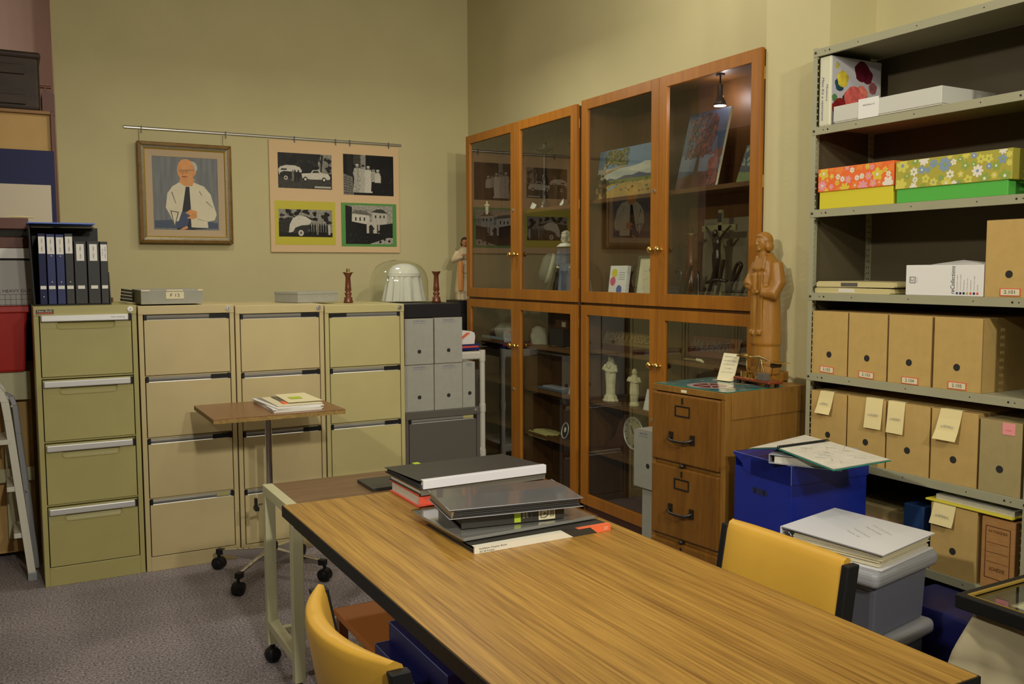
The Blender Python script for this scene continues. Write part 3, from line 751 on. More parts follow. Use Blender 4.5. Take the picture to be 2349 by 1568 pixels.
# ------------------------------------------------------------------ archive boxes (front faces -Y)
def arch_box(label, loc, rz, wd, h, d, m, group, hole=0.30, printing=None, number=None, note=None, name='archive_box', hx=0.0):
    t = thing(name, label, 'box', loc, rz, group)
    g = G().box(-wd / 2, 0, 0, wd / 2, d, h, m)
    g.box(-wd / 2 - 0.0006, 0.0025, 0.003, wd / 2 + 0.0006, 0.0045, h - 0.002, M_flute)
    g.box(-wd / 2 + 0.001, 0.001, h, wd / 2 - 0.001, 0.004, h + 0.0012, M_flute)
    g.build('box_body', t, 0.0012)
    if hole:
        G().cyl((hx, -0.0006, h * hole), (hx, 0.0004, h * hole), 0.0115, M_gap, n=20).build('finger_hole', t)
    if printing:
        p = G().box(-wd * 0.2, -0.0004, h - 0.0175, wd * 0.24, 0, h - 0.0168, M_inkb).build('print_rule', t)
        text('print_lettering', printing[0], M_inkb, t, (0.0, -0.0006, h - 0.012), wd * 0.42, 0.006)
        text('print_lettering', printing[1], M_inkb, t, (0.0, -0.0006, h - 0.026), wd * 0.44, 0.0045)
    if number:
        lx, lz, tl = number[1], number[2], number[3]
        lb = G().box(-0.032, -0.0015, -0.0115, 0.032, 0, 0.0115, M_redp).box(-0.029, -0.0019, -0.0092, 0.029, 0, 0.0092, M_offw).build('number_label', t, 0, (lx, -0.0002, lz), (0, R(tl), 0))
        text('number_lettering', number[0], M_ink, lb, (0, -0.0022, 0), 0.034, 0.0105)
    if note:
        nx, nw, nl, kink, mm, wr = note
        g = G()
        z0 = h + 0.002; prof = [(0.02, z0), (-0.002, z0), (-0.006, z0 - nl * 0.3), (-0.010 - kink * 0.06, z0 - nl * 0.7), (-0.014 - kink * 0.14, z0 - nl)]
        sk = 0.055 * kink
        vs = []
        for q, (y, z) in enumerate(prof):
            vs += [(nx - nw / 2 - sk * q, y, z), (nx + nw / 2 - sk * q * 0.6, y, z + 0.0)]
        g.add(vs, [(2 * i, 2 * i + 1, 2 * i + 3, 2 * i + 2) for i in range(len(prof) - 1)], mm)
        vs2 = [(x, y + 0.0006, z - 0.0004) for x, y, z in vs]
        g.add(vs2, [(2 * i, 2 * i + 2, 2 * i + 3, 2 * i + 1) for i in range(len(prof) - 1)], mm)
        nb = g.build('paper_note', t)
        if wr:
            yy = prof[3][0] - 0.0012
            if kink < 1: text('note_lettering', wr, M_inkg, nb, (nx - sk * 2, min(prof[2][0], yy) - 0.001, z0 - nl * 0.55), nw * 0.62, 0.008, (90, 0, 0), shear=0.4)
    return t


PR = ('Container TYPE 11', 'Records Storage Box')
gb = 'grey archive boxes beside the filing cabinets'
YB = 4.735
arch_box('grey archive box upper left of the stack beside the filing cabinets', (2.016, YB, 0.955), 0, 0.176, 0.262, 0.30, M_grayc, gb, 0.28, PR, name='grey_archive_box')
arch_box('grey archive box upper right of the stack, under the black tray', (2.200, YB, 0.955), 0, 0.176, 0.264, 0.30, M_grayc, gb, 0.28, PR, name='grey_archive_box')
arch_box('grey archive box lower left of the stack, directly on the grey cabinet', (2.014, YB, 0.6855), 0, 0.180, 0.266, 0.30, M_grayc, gb, 0.30, PR, name='grey_archive_box')
arch_box('grey archive box lower middle of the stack, beside the slim one', (2.198, YB, 0.6855), 0, 0.178, 0.266, 0.30, M_grayc, gb, 0.30, PR, name='grey_archive_box')
arch_box('slim grey archive box at the right end of the lower row', (2.330, YB, 0.6855), 0, 0.080, 0.268, 0.30, M_grayc, gb, 0.31, ('Container TYPE 4', 'Records Storage'), name='grey_archive_box', hx=0.005)
t = thing('black_tray', 'long shallow black metal tray lying on the grey archive boxes', 'tray', (2.105, 4.95, 1.2215))
G().box(-0.187, -0.20, 0, 0.185, 0.20, 0.078, M_black).build('tray_body', t, 0.003)

# white plastic shelving behind, with odds and ends
t = thing('plastic_shelving', 'cream plastic shelf unit in front of the far bookcase', 'shelf unit', (2.600, 5.28, 0))
for x in (-0.36, 0.0):
    for y in (-0.19, 0.19):
        g = G()
        for z0, z1 in ((0, 0.05), (0.30, 0.345), (0.59, 0.64), (0.915, 0.985)): g.cyl((0, 0, z0), (0, 0, z1), 0.021, M_whitep, n=20)
        g.cyl((0, 0, 0), (0, 0, 0.97), 0.0175, M_whitep, n=20)
        g.build('post', t, 0, (x, y, 0))
for z in (0.31, 0.927): G().box(-0.365, -0.20, z, 0.0, 0.20, z + 0.05, M_whitep).build('shelf', t, 0.01)
o = G().box(2.37, 5.12, 0.9865, 2.60, 5.38, 1.000, M_blue).box(2.375, 5.11, 1.000, 2.585, 5.36, 1.010, M_redp).box(2.37, 5.13, 1.010, 2.605, 5.38, 1.022, M_navy2).build('flat_books', None, 0.002); tag(o, 'small pile of blue and red covers under the folded striped bag', 'books')
t = thing('striped_bag', 'folded white plastic bag with an orange stripe on the plastic shelf', 'bag', (2.505, 5.22, 1.0225))
g = G(); g.prism([(-0.08, 0), (0.06, 0.0), (0.066, 0.05), (0.06, 0.072), (0.035, 0.082), (-0.08, 0.084)], -0.09, 0.10, 'y', M_white); g.build('bag_body', t, 0.012)
G().prism([(-0.055, 0.030), (-0.03, 0.030), (0.03, 0.072), (0.005, 0.075)], -0.0925, -0.0905, 'y', M_orange).build('stripe', t)


# ------------------------------------------------------------------ figures
def robe_fig(name, label, cat, loc, rz, H, mats, style, parent_base=True, vox=None, group=None, slab=None):
    """a carved / moulded robed figure facing -Y, total height H (unit figure is 1.0 tall)"""
    t = thing(name, label, cat, loc, rz, group)
    m = mats['robe']; g = G()
    k = H
    z0 = style.get('z0', 0.0)

    def q(*a): return tuple(v * k for v in a)
    hw = style.get('w', 1.0)
    rings = []
    for z, rx, ry, cy in style['body']:
        rings.append((0, cy * k, z * k, rx * k * hw, ry * k * hw))
    g.loft(rings, m, 36, fold=style.get('fold'))
    # arms
    for arm in style['arms']:
        pts, rr_ = arm
        g.tube([q(*p) for p in pts], [r * k for r in rr_], m, 12)
    for e in style.get('extra', []): e(g, k)
    o = g.build('robed_body', t, remesh=vox or H * 0.008, smooth_it=1)
    hz = style['head'][2]
    h = G(); sk = mats['skin']
    hx, hy, hz, hr = [v * k for v in style['head']]
    h.sph((hx, hy, hz), (hr * 0.78, hr * 0.88, hr * 1.08), sk, 24)
    h.loft([(hx, hy + hr * 0.1, hz - hr * 1.9, hr * 0.55, hr * 0.55), (hx, hy, hz - hr * 0.6, hr * 0.5, hr * 0.5)], sk, 16)
    h.sph((hx, hy - hr * 0.9, hz - hr * 0.12), (hr * 0.13, hr * 0.2, hr * 0.26), sk, 10)      # nose
    h.sph((hx, hy - hr * 0.66, hz - hr * 0.72), (hr * 0.34, hr * 0.22, hr * 0.24), sk, 10)     # chin
    h.sph((hx, hy - hr * 0.80, hz - hr * 0.50), (hr * 0.26, hr * 0.10, hr * 0.07), sk, 10)     # lips
    h.sph((hx, hy - hr * 0.72, hz + hr * 0.18), (hr * 0.55, hr * 0.18, hr * 0.10), sk, 10)     # brow
    for s in (-1, 1):
        h.sph((hx + s * hr * 0.33, hy - hr * 0.74, hz + hr * 0.02), (hr * 0.14, hr * 0.08, hr * 0.07), sk, 8)
        h.sph((hx + s * hr * 0.78, hy + hr * 0.05, hz - hr * 0.08), (hr * 0.10, hr * 0.16, hr * 0.26), sk, 8)
    h.build('head', t, remesh=hr * 0.07, smooth_it=1)
    hg = G(); style['hair'](hg, (hx, hy, hz), hr, mats['hair'])
    hg.build(style.get('hairname', 'hair'), t, remesh=hr * 0.07, smooth_it=1)
    hd = G()
    for (cx, cy, cz, dx, dz, sgn) in style['hands']:
        c = Vector(q(cx, cy, cz)); u = style['hs'] * k
        hd.sph(tuple(c), (u * 0.9, u * 0.35, u * 0.6), mats['skin'], 12)
        for f in range(4):
            L = u * (1.5, 1.7, 1.6, 1.3)[f]; zz = c.z + u * (0.42 - 0.28 * f)
            hd.tube([(c.x + sgn * u * 0.5, c.y - u * 0.15, zz), (c.x + sgn * (u * 0.5 + L * 0.5), c.y - u * 0.35, zz + dz * u * 0.2), (c.x + sgn * (u * 0.5 + L * 0.9), c.y - u * 0.2, zz + dz * u * 0.5)], [u * 0.17, u * 0.16, u * 0.12], mats['skin'], 8)
        hd.tube([(c.x, c.y - u * 0.1, c.z + u * 0.5), (c.x + sgn * u * 0.5, c.y - u * 0.4, c.z + u * 0.95), (c.x + sgn * u * 0.95, c.y - u * 0.4, c.z + u * 1.05)], [u * 0.2, u * 0.18, u * 0.13], mats['skin'], 8)
    hd.build('hands', t)
    if slab: 
        sg = G(); slab(sg, k, mats); sg.build('pedestal', t, 0.003)
    return t


def hair_bob(g, c, r, m):
    x, y, z = c
    g.sph((x, y + r * 0.22, z + r * 0.25), (r * 0.95, r * 0.98, r * 0.98), m, 20)
    for s in (-1, 1): g.sph((x + s * r * 0.72, y + r * 0.28, z - r * 0.42), (r * 0.36, r * 0.6, r * 0.6), m, 14)
    g.sph((x, y + r * 0.7, z - r * 0.35), (r * 0.8, r * 0.42, r * 0.75), m, 14)
    g.sph((x, y - r * 0.35, z + r * 0.70), (r * 0.66, r * 0.45, r * 0.32), m, 14)


def hair_veil(g, c, r, m):
    x, y, z = c
    g.sph((x, y + r * 0.25, z + r * 0.3), (r * 1.0, r * 1.0, r * 1.0), m, 20)
    g.loft([(x, y + r * 0.9, z - r * 3.2, r * 1.5, r * 0.5), (x, y + r * 0.6, z - r * 1.4, r * 1.25, r * 0.6), (x, y + r * 0.4, z, r * 1.0, r * 0.7)], m, 20)


# ------------------------------------------------------------------ carved wooden statue on the oak cabinet
def st_extra(g, k):
    # shoulder cape collar, stole ends, hem and underskirt
    M = M_carve
    for s in (-1, 1):
        g.box((0.035 * s - 0.020) * k, -0.096 * k, 0.33 * k, (0.035 * s + 0.020) * k, -0.080 * k, 0.72 * k, M)
        g.box((0.035 * s - 0.020) * k, -0.106 * k, 0.315 * k, (0.035 * s + 0.020) * k, -0.090 * k, 0.34 * k, M)
    g.hexa([(-0.058 * k, -0.090 * k, 0.745 * k), (0.058 * k, -0.090 * k, 0.745 * k), (0.058 * k, -0.04 * k, 0.745 * k), (-0.058 * k, -0.04 * k, 0.745 * k)],
           [(-0.045 * k, -0.060 * k, 0.84 * k), (0.045 * k, -0.060 * k, 0.84 * k), (0.05 * k, 0.02 * k, 0.83 * k), (-0.05 * k, 0.02 * k, 0.83 * k)], M)


sty = dict(w=0.80, body=[(0.05, 0.128, 0.115, 0), (0.06, 0.130, 0.115, 0), (0.17, 0.128, 0.112, 0), (0.245, 0.122, 0.108, 0), (0.25, 0.135, 0.12, 0), (0.40, 0.128, 0.112, 0), (0.56, 0.116, 0.102, 0),
                 (0.66, 0.130, 0.105, 0), (0.74, 0.128, 0.100, 0), (0.80, 0.104, 0.085, 0), (0.835, 0.062, 0.060, 0), (0.86, 0.04, 0.045, 0)],
           fold=lambda a, q: (0.022 * math.cos(14 * a) * max(0, 1 - q * 1.3)),
           arms=[([(0.085, 0.0, 0.79), (0.105, -0.005, 0.66), (0.100, -0.045, 0.585), (0.045, -0.095, 0.60)], [0.042, 0.056, 0.054, 0.032]),
                 ([(-0.085, 0.0, 0.79), (-0.102, -0.02, 0.69), (-0.095, -0.060, 0.65), (-0.055, -0.10, 0.67)], [0.042, 0.052, 0.048, 0.028])],
           extra=[st_extra], head=(0.0, -0.040, 0.922, 0.060), hair=hair_bob, hs=0.022,
           hands=[(0.025, -0.112, 0.60, 1, 1, -1), (-0.060, -0.115, 0.635, 1, -1, 1)])


def sl(g, k, mats): g.box(-0.145 * k, -0.095 * k, 0, 0.145 * k, 0.095 * k, 0.055 * k, mats['robe'])


# (placed further down, once the cabinet it stands on exists)
# ------------------------------------------------------------------ glazed bookcases on the right wall (front faces -X)
def bookcase(label, xf, y0, y1, zt, shelf_up, lows):
    """local frame: front faces -Y, local x runs towards world -y"""
    t = thing('glazed_bookcase', label, 'bookcase', (xf, (y0 + y1) / 2, 0), -90)
    w = (y1 - y0) / 2; d = 0.262; zb, zm = 0.215, 1.308
    g = G()
    f = 0.021
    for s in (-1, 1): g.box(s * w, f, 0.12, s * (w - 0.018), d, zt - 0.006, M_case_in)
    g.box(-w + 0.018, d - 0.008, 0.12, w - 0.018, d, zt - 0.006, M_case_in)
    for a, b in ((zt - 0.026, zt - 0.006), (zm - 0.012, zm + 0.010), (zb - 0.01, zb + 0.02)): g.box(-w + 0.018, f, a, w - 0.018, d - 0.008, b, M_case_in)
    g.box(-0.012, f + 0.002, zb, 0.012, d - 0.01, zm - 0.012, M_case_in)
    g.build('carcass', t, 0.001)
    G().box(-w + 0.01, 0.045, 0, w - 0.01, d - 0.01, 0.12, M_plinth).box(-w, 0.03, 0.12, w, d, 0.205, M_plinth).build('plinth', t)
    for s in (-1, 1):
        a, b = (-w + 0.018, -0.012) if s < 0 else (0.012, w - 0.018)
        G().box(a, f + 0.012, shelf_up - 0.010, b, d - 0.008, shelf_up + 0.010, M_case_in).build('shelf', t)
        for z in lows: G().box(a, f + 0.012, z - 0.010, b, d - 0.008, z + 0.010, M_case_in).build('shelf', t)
    for s in (-1, 1):
        for (a, b, kz, lz) in ((zm + 0.008, zt, 1.585, shelf_up + 0.012), (zb, zm - 0.006, 1.033, 0.765)):
            x0, x1 = (-w, -0.0015) if s < 0 else (0.0015, w)
            sw = 0.056; g = G()
            g.box(x0, 0, a, x0 + sw, 0.020, b, M_case).box(x1 - sw, 0, a, x1, 0.020, b, M_case)
            g.box(x0 + sw, 0.0, a, x1 - sw, 0.020, a + 0.060, M_case).box(x0 + sw, 0.0, b - 0.052, x1 - sw, 0.020, b, M_case)
            dr = g.build('door', t, 0.0015)
            G().box(x0 + sw - 0.004, 0.011, a + 0.056, x1 - sw + 0.004, 0.0145, b - 0.048, M_glass).build('glass_pane', dr)
            kx = -0.028 if s < 0 else 0.028
            G().lathe([(0.0085, 0), (0.0085, 0.003), (0.005, 0.006), (0.005, 0.012), (0.011, 0.017), (0.0165, 0.024), (0.0165, 0.029), (0.011, 0.036), (0.0, 0.038)], M_brass, n=24, T=Tm((0, 0, 0), 0, 90)).build('knob', dr, 0, (kx, 0, kz))
            if s < 0: G().cyl((0, 0, 0), (0, -0.006, 0), 0.009, M_alu, n=20).box(-0.0012, -0.0072, -0.005, 0.0012, -0.006, 0.005, M_black).build('lock', dr, 0, (kx, 0, lz))
            hx = x0 if s < 0 else x1
            for hz in (a + 0.10, (a + b) / 2, b - 0.10):
                G().cyl((hx + 0.0005 * s, 0.021, hz - 0.025), (hx + 0.0005 * s, 0.021, hz + 0.025), 0.0018, M_brassd, n=8).build('hinge', dr)
    return t


bookcase('glazed wooden bookcase nearest the corner, holding the hat and the doll', 2.662, 4.095, 5.433, 2.370, 1.840, (1.036, 0.780, 0.511))
bookcase('taller glazed wooden bookcase beside the pilaster, holding paintings and the clock', 2.680, 2.756, 4.073, 2.384, 1.850, (1.056, 0.781, 0.513))


def canvas(name, label, cat, loc, w, h, lean, paint, edge=None, th=0.012, rz=-90, frame=None, base=None):
    t = thing(name, label, cat, loc, rz)
    T = Tm((0, 0, 0), 0, -lean)
    g = G().box(-w / 2, 0, 0, w / 2, th, h, base or M_offw, T)

    def P(pts, m, k=1):
        g.add([(-w / 2 + w * a, -0.0003 * k, h * b) for a, b in pts], [tuple(range(len(pts)))], m, False, T)
    paint(P)
    g.build('painted_canvas' if cat == 'painting' else 'sheet', t)
    if frame:
        f = G()
        fw_ = frame[0]
        for a, b, c, d in ((-w / 2 - fw_, -fw_, -w / 2, h + fw_), (w / 2, -fw_, w / 2 + fw_, h + fw_), (-w / 2, -fw_, w / 2, 0), (-w / 2, h, w / 2, h + fw_)):
            f.box(a, -0.006, b, c, th + 0.004, d, frame[1], T)
        f.build('frame', t, 0.001)
    return t


def pm(r, g, b, v=0.12, vs=25): return mat('paint_%d_%d_%d' % (r, g, b), S(r * 0.84, g * 0.84, b * 0.80), 0.5, var=v, vs=vs)


def blobs(P, n, box, ms, r, seed, k, asp=1.0):
    rs = random.Random(seed)
    for i in range(n):
        cx, cy = rs.uniform(box[0], box[2]), rs.uniform(box[1], box[3]); q = rs.uniform(0.4, 1) * r
        P([(min(1, max(0, cx + q * math.cos(2 * PI * j / 9) * rs.uniform(.6, 1.2))), min(1, max(0, cy + asp * q * math.sin(2 * PI * j / 9) * rs.uniform(.6, 1.2)))) for j in range(9)], rs.choice(ms), k + i * 0.03)


def land(P):
    P([(0, 0), (1, 0), (1, 1), (0, 1)], pm(196, 200, 196, 0.06), 1)
    P([(0, 0.62), (0.5, 0.60), (1, 0.66), (1, 1), (0, 1)], pm(112, 140, 178), 2)
    P([(0.5, 0.55), (0.75, 0.66), (1, 0.62), (1, 0.5), (0.6, 0.48)], pm(214, 212, 204, 0.05), 3)
    P([(0, 0), (1, 0), (1, 0.34), (0, 0.36)], pm(196, 160, 84), 3)
    P([(0, 0.30), (1, 0.28), (1, 0.36), (0, 0.37)], pm(120, 130, 60), 4)
    P([(0.12, 0.36), (0.22, 0.41), (0.32, 0.37), (0.45, 0.43), (0.58, 0.42), (0.68, 0.46), (0.82, 0.40), (1, 0.43), (1, 0.36)], pm(92, 98, 120), 5)
    P([(0.2, 0.14), (0.34, 0.22), (0.36, 0.26), (0.22, 0.24)], pm(150, 176, 186), 5)
    blobs(P, 30, (0.15, 0.26, 0.98, 0.33), [pm(70, 84, 40), pm(96, 104, 50)], 0.02, 4, 6)
    blobs(P, 10, (0.3, 0.05, 0.95, 0.2), [pm(110, 100, 50), pm(150, 110, 60)], 0.03, 6, 7)
    P([(0.07, 0.3), (0.10, 0.3), (0.13, 0.62), (0.26, 0.9), (0.24, 0.92), (0.10, 0.66)], pm(206, 180, 140), 8)
    P([(0.12, 0.5), (0.35, 0.6), (0.48, 0.62), (0.47, 0.64), (0.33, 0.63), (0.12, 0.54)], pm(196, 160, 110), 8)
    blobs(P, 110, (0.12, 0.66, 0.48, 0.98), [pm(110, 108, 46), pm(140, 122, 54), pm(84, 86, 40)], 0.026, 8, 9, 1.6)
    blobs(P, 34, (0.0, 0.02, 0.17, 0.5), [pm(96, 72, 44), pm(60, 60, 34), pm(120, 80, 50)], 0.05, 9, 10, 1.5)


def tree(P):
    P([(0, 0), (1, 0), (1, 1), (0, 1)], pm(62, 74, 104, 0.25, 8), 1)
    P([(0, 0.25), (1, 0.2), (1, 0.42), (0, 0.45)], pm(104, 114, 136), 2)
    P([(0, 0), (1, 0), (1, 0.16), (0.6, 0.22), (0, 0.16)], pm(84, 36, 20), 3)
    P([(0.38, 0.15), (0.50, 0.15), (0.47, 0.5), (0.56, 0.68), (0.53, 0.70), (0.45, 0.55), (0.34, 0.70), (0.32, 0.68), (0.42, 0.48)], pm(60, 34, 24), 5)
    blobs(P, 240, (0.12, 0.42, 0.76, 0.95), [pm(92, 38, 22), pm(66, 30, 22), pm(120, 54, 28), pm(52, 30, 26)], 0.045, 11, 6, 0.8)
    blobs(P, 40, (0.76, 0.05, 0.98, 0.45), [pm(104, 46, 26), pm(130, 54, 28)], 0.06, 12, 7)
    blobs(P, 14, (0.1, 0.15, 0.8, 0.2), [pm(60, 40, 30), pm(90, 60, 30)], 0.03, 13, 7)


def green(P):
    P([(0, 0), (1, 0), (1, 1), (0, 1)], pm(52, 66, 70), 1)
    blobs(P, 60, (0, 0.2, 1, 1), [pm(40, 66, 40), pm(90, 110, 90), pm(40, 60, 96), pm(150, 160, 140)], 0.09, 14, 2)
    P([(0, 0), (1, 0), (0.9, 0.22), (0, 0.3)], pm(110, 130, 50), 6)


canvas('landscape_painting', 'landscape painting of a gum tree and distant hills, on the upper bookcase shelf', 'painting', (2.735, 3.752, 1.861), 0.54, 0.255, 8, land, th=0.012)
canvas('tree_painting', 'tilted painting of a red-leaved tree on blue, right of the landscape painting', 'painting', (2.770, 3.262, 1.861), 0.280, 0.372, 14, tree, th=0.012)
canvas('green_painting', 'small dark green painting leaning at the right end of the upper shelf', 'painting', (2.760, 2.915, 1.861), 0.15, 0.175, 18, green, th=0.01, rz=-98)
t = canvas('flower_card', 'small white booklet with coloured circles standing upright in the bookcase', 'card', (2.745, 3.845, 1.3182), 0.150, 0.195, 7,
           lambda P: [P(ell(x, y, 0.16, 0.12), m, 2) for x, y, m in ((0.28, 0.80, M_yellow), (0.22, 0.58, mat('magenta_print', (0.65, 0.08, 0.22, 1), 0.5)), (0.62, 0.36, mat('violet_print', (0.07, 0.12, 0.45, 1), 0.5)), (0.22, 0.17, mat('amber_print', (0.7, 0.32, 0.05, 1), 0.5)))]
           + [P([(0.55, 0.82 - i * 0.06), (0.9, 0.82 - i * 0.06), (0.9, 0.805 - i * 0.06), (0.55, 0.805 - i * 0.06)], M_inkg, 2) for i in range(4)]
           + [P([(0.3, 0.1 + 0.05 * i), (0.85, 0.05 + 0.04 * i), (0.85, 0.058 + 0.04 * i), (0.3, 0.11 + 0.05 * i)], M_inkb, 3) for i in range(4)], th=0.022, base=M_white)
canvas('framed_drawing', 'narrow framed pencil drawing leaning beside the door stile, right of the booklet', 'picture frame', (2.748, 3.60, 1.325), 0.16, 0.225, 9,
       lambda P: [P([(0.2 + 0.02 * i, 0.1 + 0.2 * i), (0.5 + 0.1 * i, 0.25 + 0.17 * i), (0.51 + 0.1 * i, 0.255 + 0.17 * i), (0.21 + 0.02 * i, 0.11 + 0.2 * i)], M_inkg, 1) for i in range(4)] + [P(ell(0.6, 0.75, 0.1, 0.07), M_inkg, 1)],
       frame=(0.012, mat('green_bronze_frame', (0.12, 0.12, 0.06, 1), 0.4, 0.3)), base=M_offw)
t = thing('iron_ring', 'dark iron ring on a stand between the booklet and the framed drawing', 'ornament', (2.80, 3.73, 1.3182), -90)
G().tube([(0.045 * math.cos(2 * PI * i / 28), 0, 0.13 + 0.07 * math.sin(2 * PI * i / 28)) for i in range(28)], 0.006, M_bronze, 8, closed=True).build('ring', t)
G().cyl((0, 0, 0), (0, 0, 0.06), 0.006, M_bronze).cyl((0, 0, 0), (0, 0, 0.008), 0.03, M_bronze).build('stand', t)

# spot lamp inside the tall bookcase
t = thing('cabinet_spotlight', 'small dark spotlight hanging inside the top of the tall bookcase, lit', 'spotlight', (2.800, 3.13, 2.357))
G().cyl((0, 0, 0), (0, 0, -0.05), 0.004, M_bronze, n=10).cyl((0, 0, 0), (0, 0, -0.006), 0.02, M_bronze).build('stem', t)
G().lathe([(0.012, 0), (0.013, -0.05), (0.016, -0.058), (0.026, -0.075), (0.027, -0.092), (0.0255, -0.092), (0.022, -0.078), (0, -0.07)], M_bronze, T=Tm((0, 0, -0.045))).build('lamp_head', t)
G().lathe([(0.0235, 0.0), (0.0265, 0.0), (0.0265, 0.003), (0.0235, 0.003)], emit('lamp_ring_glow', (1, 0.93, 0.85, 1), 6), T=Tm((0, 0, -0.139))).build('lit_rim', t)
sl_d = bpy.data.lights.new('cabinet_spotlight_glow', 'POINT'); sl_d.energy = 1.1; sl_d.color = (1.0, 0.86, 0.90); sl_d.shadow_soft_size = 0.02
sl_o = bpy.data.objects.new('cabinet_spotlight_glow', sl_d); COL.objects.link(sl_o); sl_o.location = (2.845, 3.17, 2.275); sl_o.parent = None

# pale board, crucifix, candlestick and iron lettering
o = G().box(-0.26, 0, 0, 0.26, 0.006, 0.36, mat('pale_mount_board', (0.20, 0.17, 0.10, 1), 0.7), Tm((2.895, 3.10, 1.37), -90, -4)).build('mount_board'); tag(o, 'pale mount board leaning at the back behind the crucifix', 'board')
t = thing('crucifix', 'standing crucifix with a dark metal figure, behind glass above the statue card', 'crucifix', (2.80, 3.12, 1.3182), -90)
Mx = mat('crucifix_wood', (0.20, 0.18, 0.08, 1), 0.5)
G().box(-0.013, 0, 0.02, 0.013, 0.012, 0.44, Mx).box(-0.12, 0, 0.345, 0.10, 0.012, 0.372, Mx).box(-0.05, -0.02, 0, 0.05, 0.04, 0.02, Mx).build('cross', t, 0.001)
g = G()
g.loft([(0, -0.018, 0.10, 0.010, 0.009), (0, -0.02, 0.13, 0.012, 0.010), (0.004, -0.024, 0.17, 0.016, 0.013), (0, -0.02, 0.21, 0.021, 0.015), (-0.002, -0.018, 0.235, 0.023, 0.015), (0, -0.018, 0.26, 0.017, 0.012), (0, -0.02, 0.29, 0.022, 0.014), (0, -0.018, 0.31, 0.020, 0.012), (0, -0.02, 0.325, 0.008, 0.008)], M_bronze, 16)
g.sph((0.004, -0.03, 0.335), (0.013, 0.014, 0.017), M_bronze, 12)
g.tube([(-0.018, -0.018, 0.305), (-0.05, -0.014, 0.335), (-0.085, -0.008, 0.368)], [0.007, 0.006, 0.004], M_bronze, 8)
g.tube([(0.018, -0.018, 0.305), (0.045, -0.014, 0.335), (0.08, -0.008, 0.368)], [0.007, 0.006, 0.004], M_bronze, 8)
g.build('metal_figure', t, remesh=0.0028, smooth_it=1)
G().box(-0.012, -0.003, 0.385, 0.012, 0.0, 0.425, M_gap).build('title_plate', t)
t = thing('candlestick', 'turned wooden candlestick with metal drip pan left of the crucifix', 'candlestick', (2.80, 3.315, 1.3182))
G().lathe([(0.0, 0), (0.028, 0), (0.022, 0.02), (0.012, 0.04), (0.018, 0.06), (0.033, 0.09), (0.035, 0.11), (0.026, 0.15), (0.014, 0.18), (0.018, 0.19), (0.015, 0.21), (0.012, 0.31), (0.020, 0.325), (0.024, 0.335), (0, 0.335)], M_turned).build('turned_stem', t)
G().lathe([(0.034, 0.335), (0.036, 0.338), (0.008, 0.339), (0.008, 0.362), (0, 0.362)], M_brassd).build('drip_pan', t)
t = thing('iron_lettering', 'black wrought iron script lettering standing across the lower shelf of the tall bookcase', 'iron sign', (2.735, 3.09, 1.3182), -90)
strokes = [[(-0.26, 0.16), (-0.235, 0.17), (-0.215, 0.15), (-0.235, 0.05), (-0.225, 0.03), (-0.19, 0.07), (-0.145, 0.19)],
           [(-0.06, 0.0), (-0.02, 0.08), (0.03, 0.22)], [(0.0, 0.0), (0.03, 0.06), (0.07, 0.215)], [(-0.04, 0.115), (0.03, 0.125), (0.09, 0.12)], [(-0.12, 0.05), (-0.1, 0.16), (-0.09, 0.04), (-0.05, 0.09)],
           [(0.06, 0.0), (0.10, 0.08), (0.15, 0.14), (0.18, 0.185), (0.165, 0.20), (0.14, 0.17), (0.115, 0.08), (0.10, 0.03)],
           [(0.165, 0.0), (0.18, 0.06), (0.205, 0.10), (0.235, 0.09), (0.25, 0.05), (0.245, 0.0)]]
for st in strokes:
    pts = []
    for i in range(len(st) - 1):
        p0 = st[max(i - 1, 0)]; p1 = st[i]; p2 = st[i + 1]; p3 = st[min(i + 2, len(st) - 1)]
        for q in range(5):
            u = q / 5
            pts.append(tuple(0.5 * ((2 * p1[a]) + (-p0[a] + p2[a]) * u + (2 * p0[a] - 5 * p1[a] + 4 * p2[a] - p3[a]) * u * u + (-p0[a] + 3 * p1[a] - 3 * p2[a] + p3[a]) * u ** 3) for a in (0, 1)))
    pts.append(st[-1])
    G().tube([(x, 0, max(z, 0.009)) for x, z in pts], 0.008, M_bronze, 8).build('letter_stroke', t)
G().box(-0.27, -0.006, 0, 0.26, 0.006, 0.006, M_bronze).build('base_bar', t)

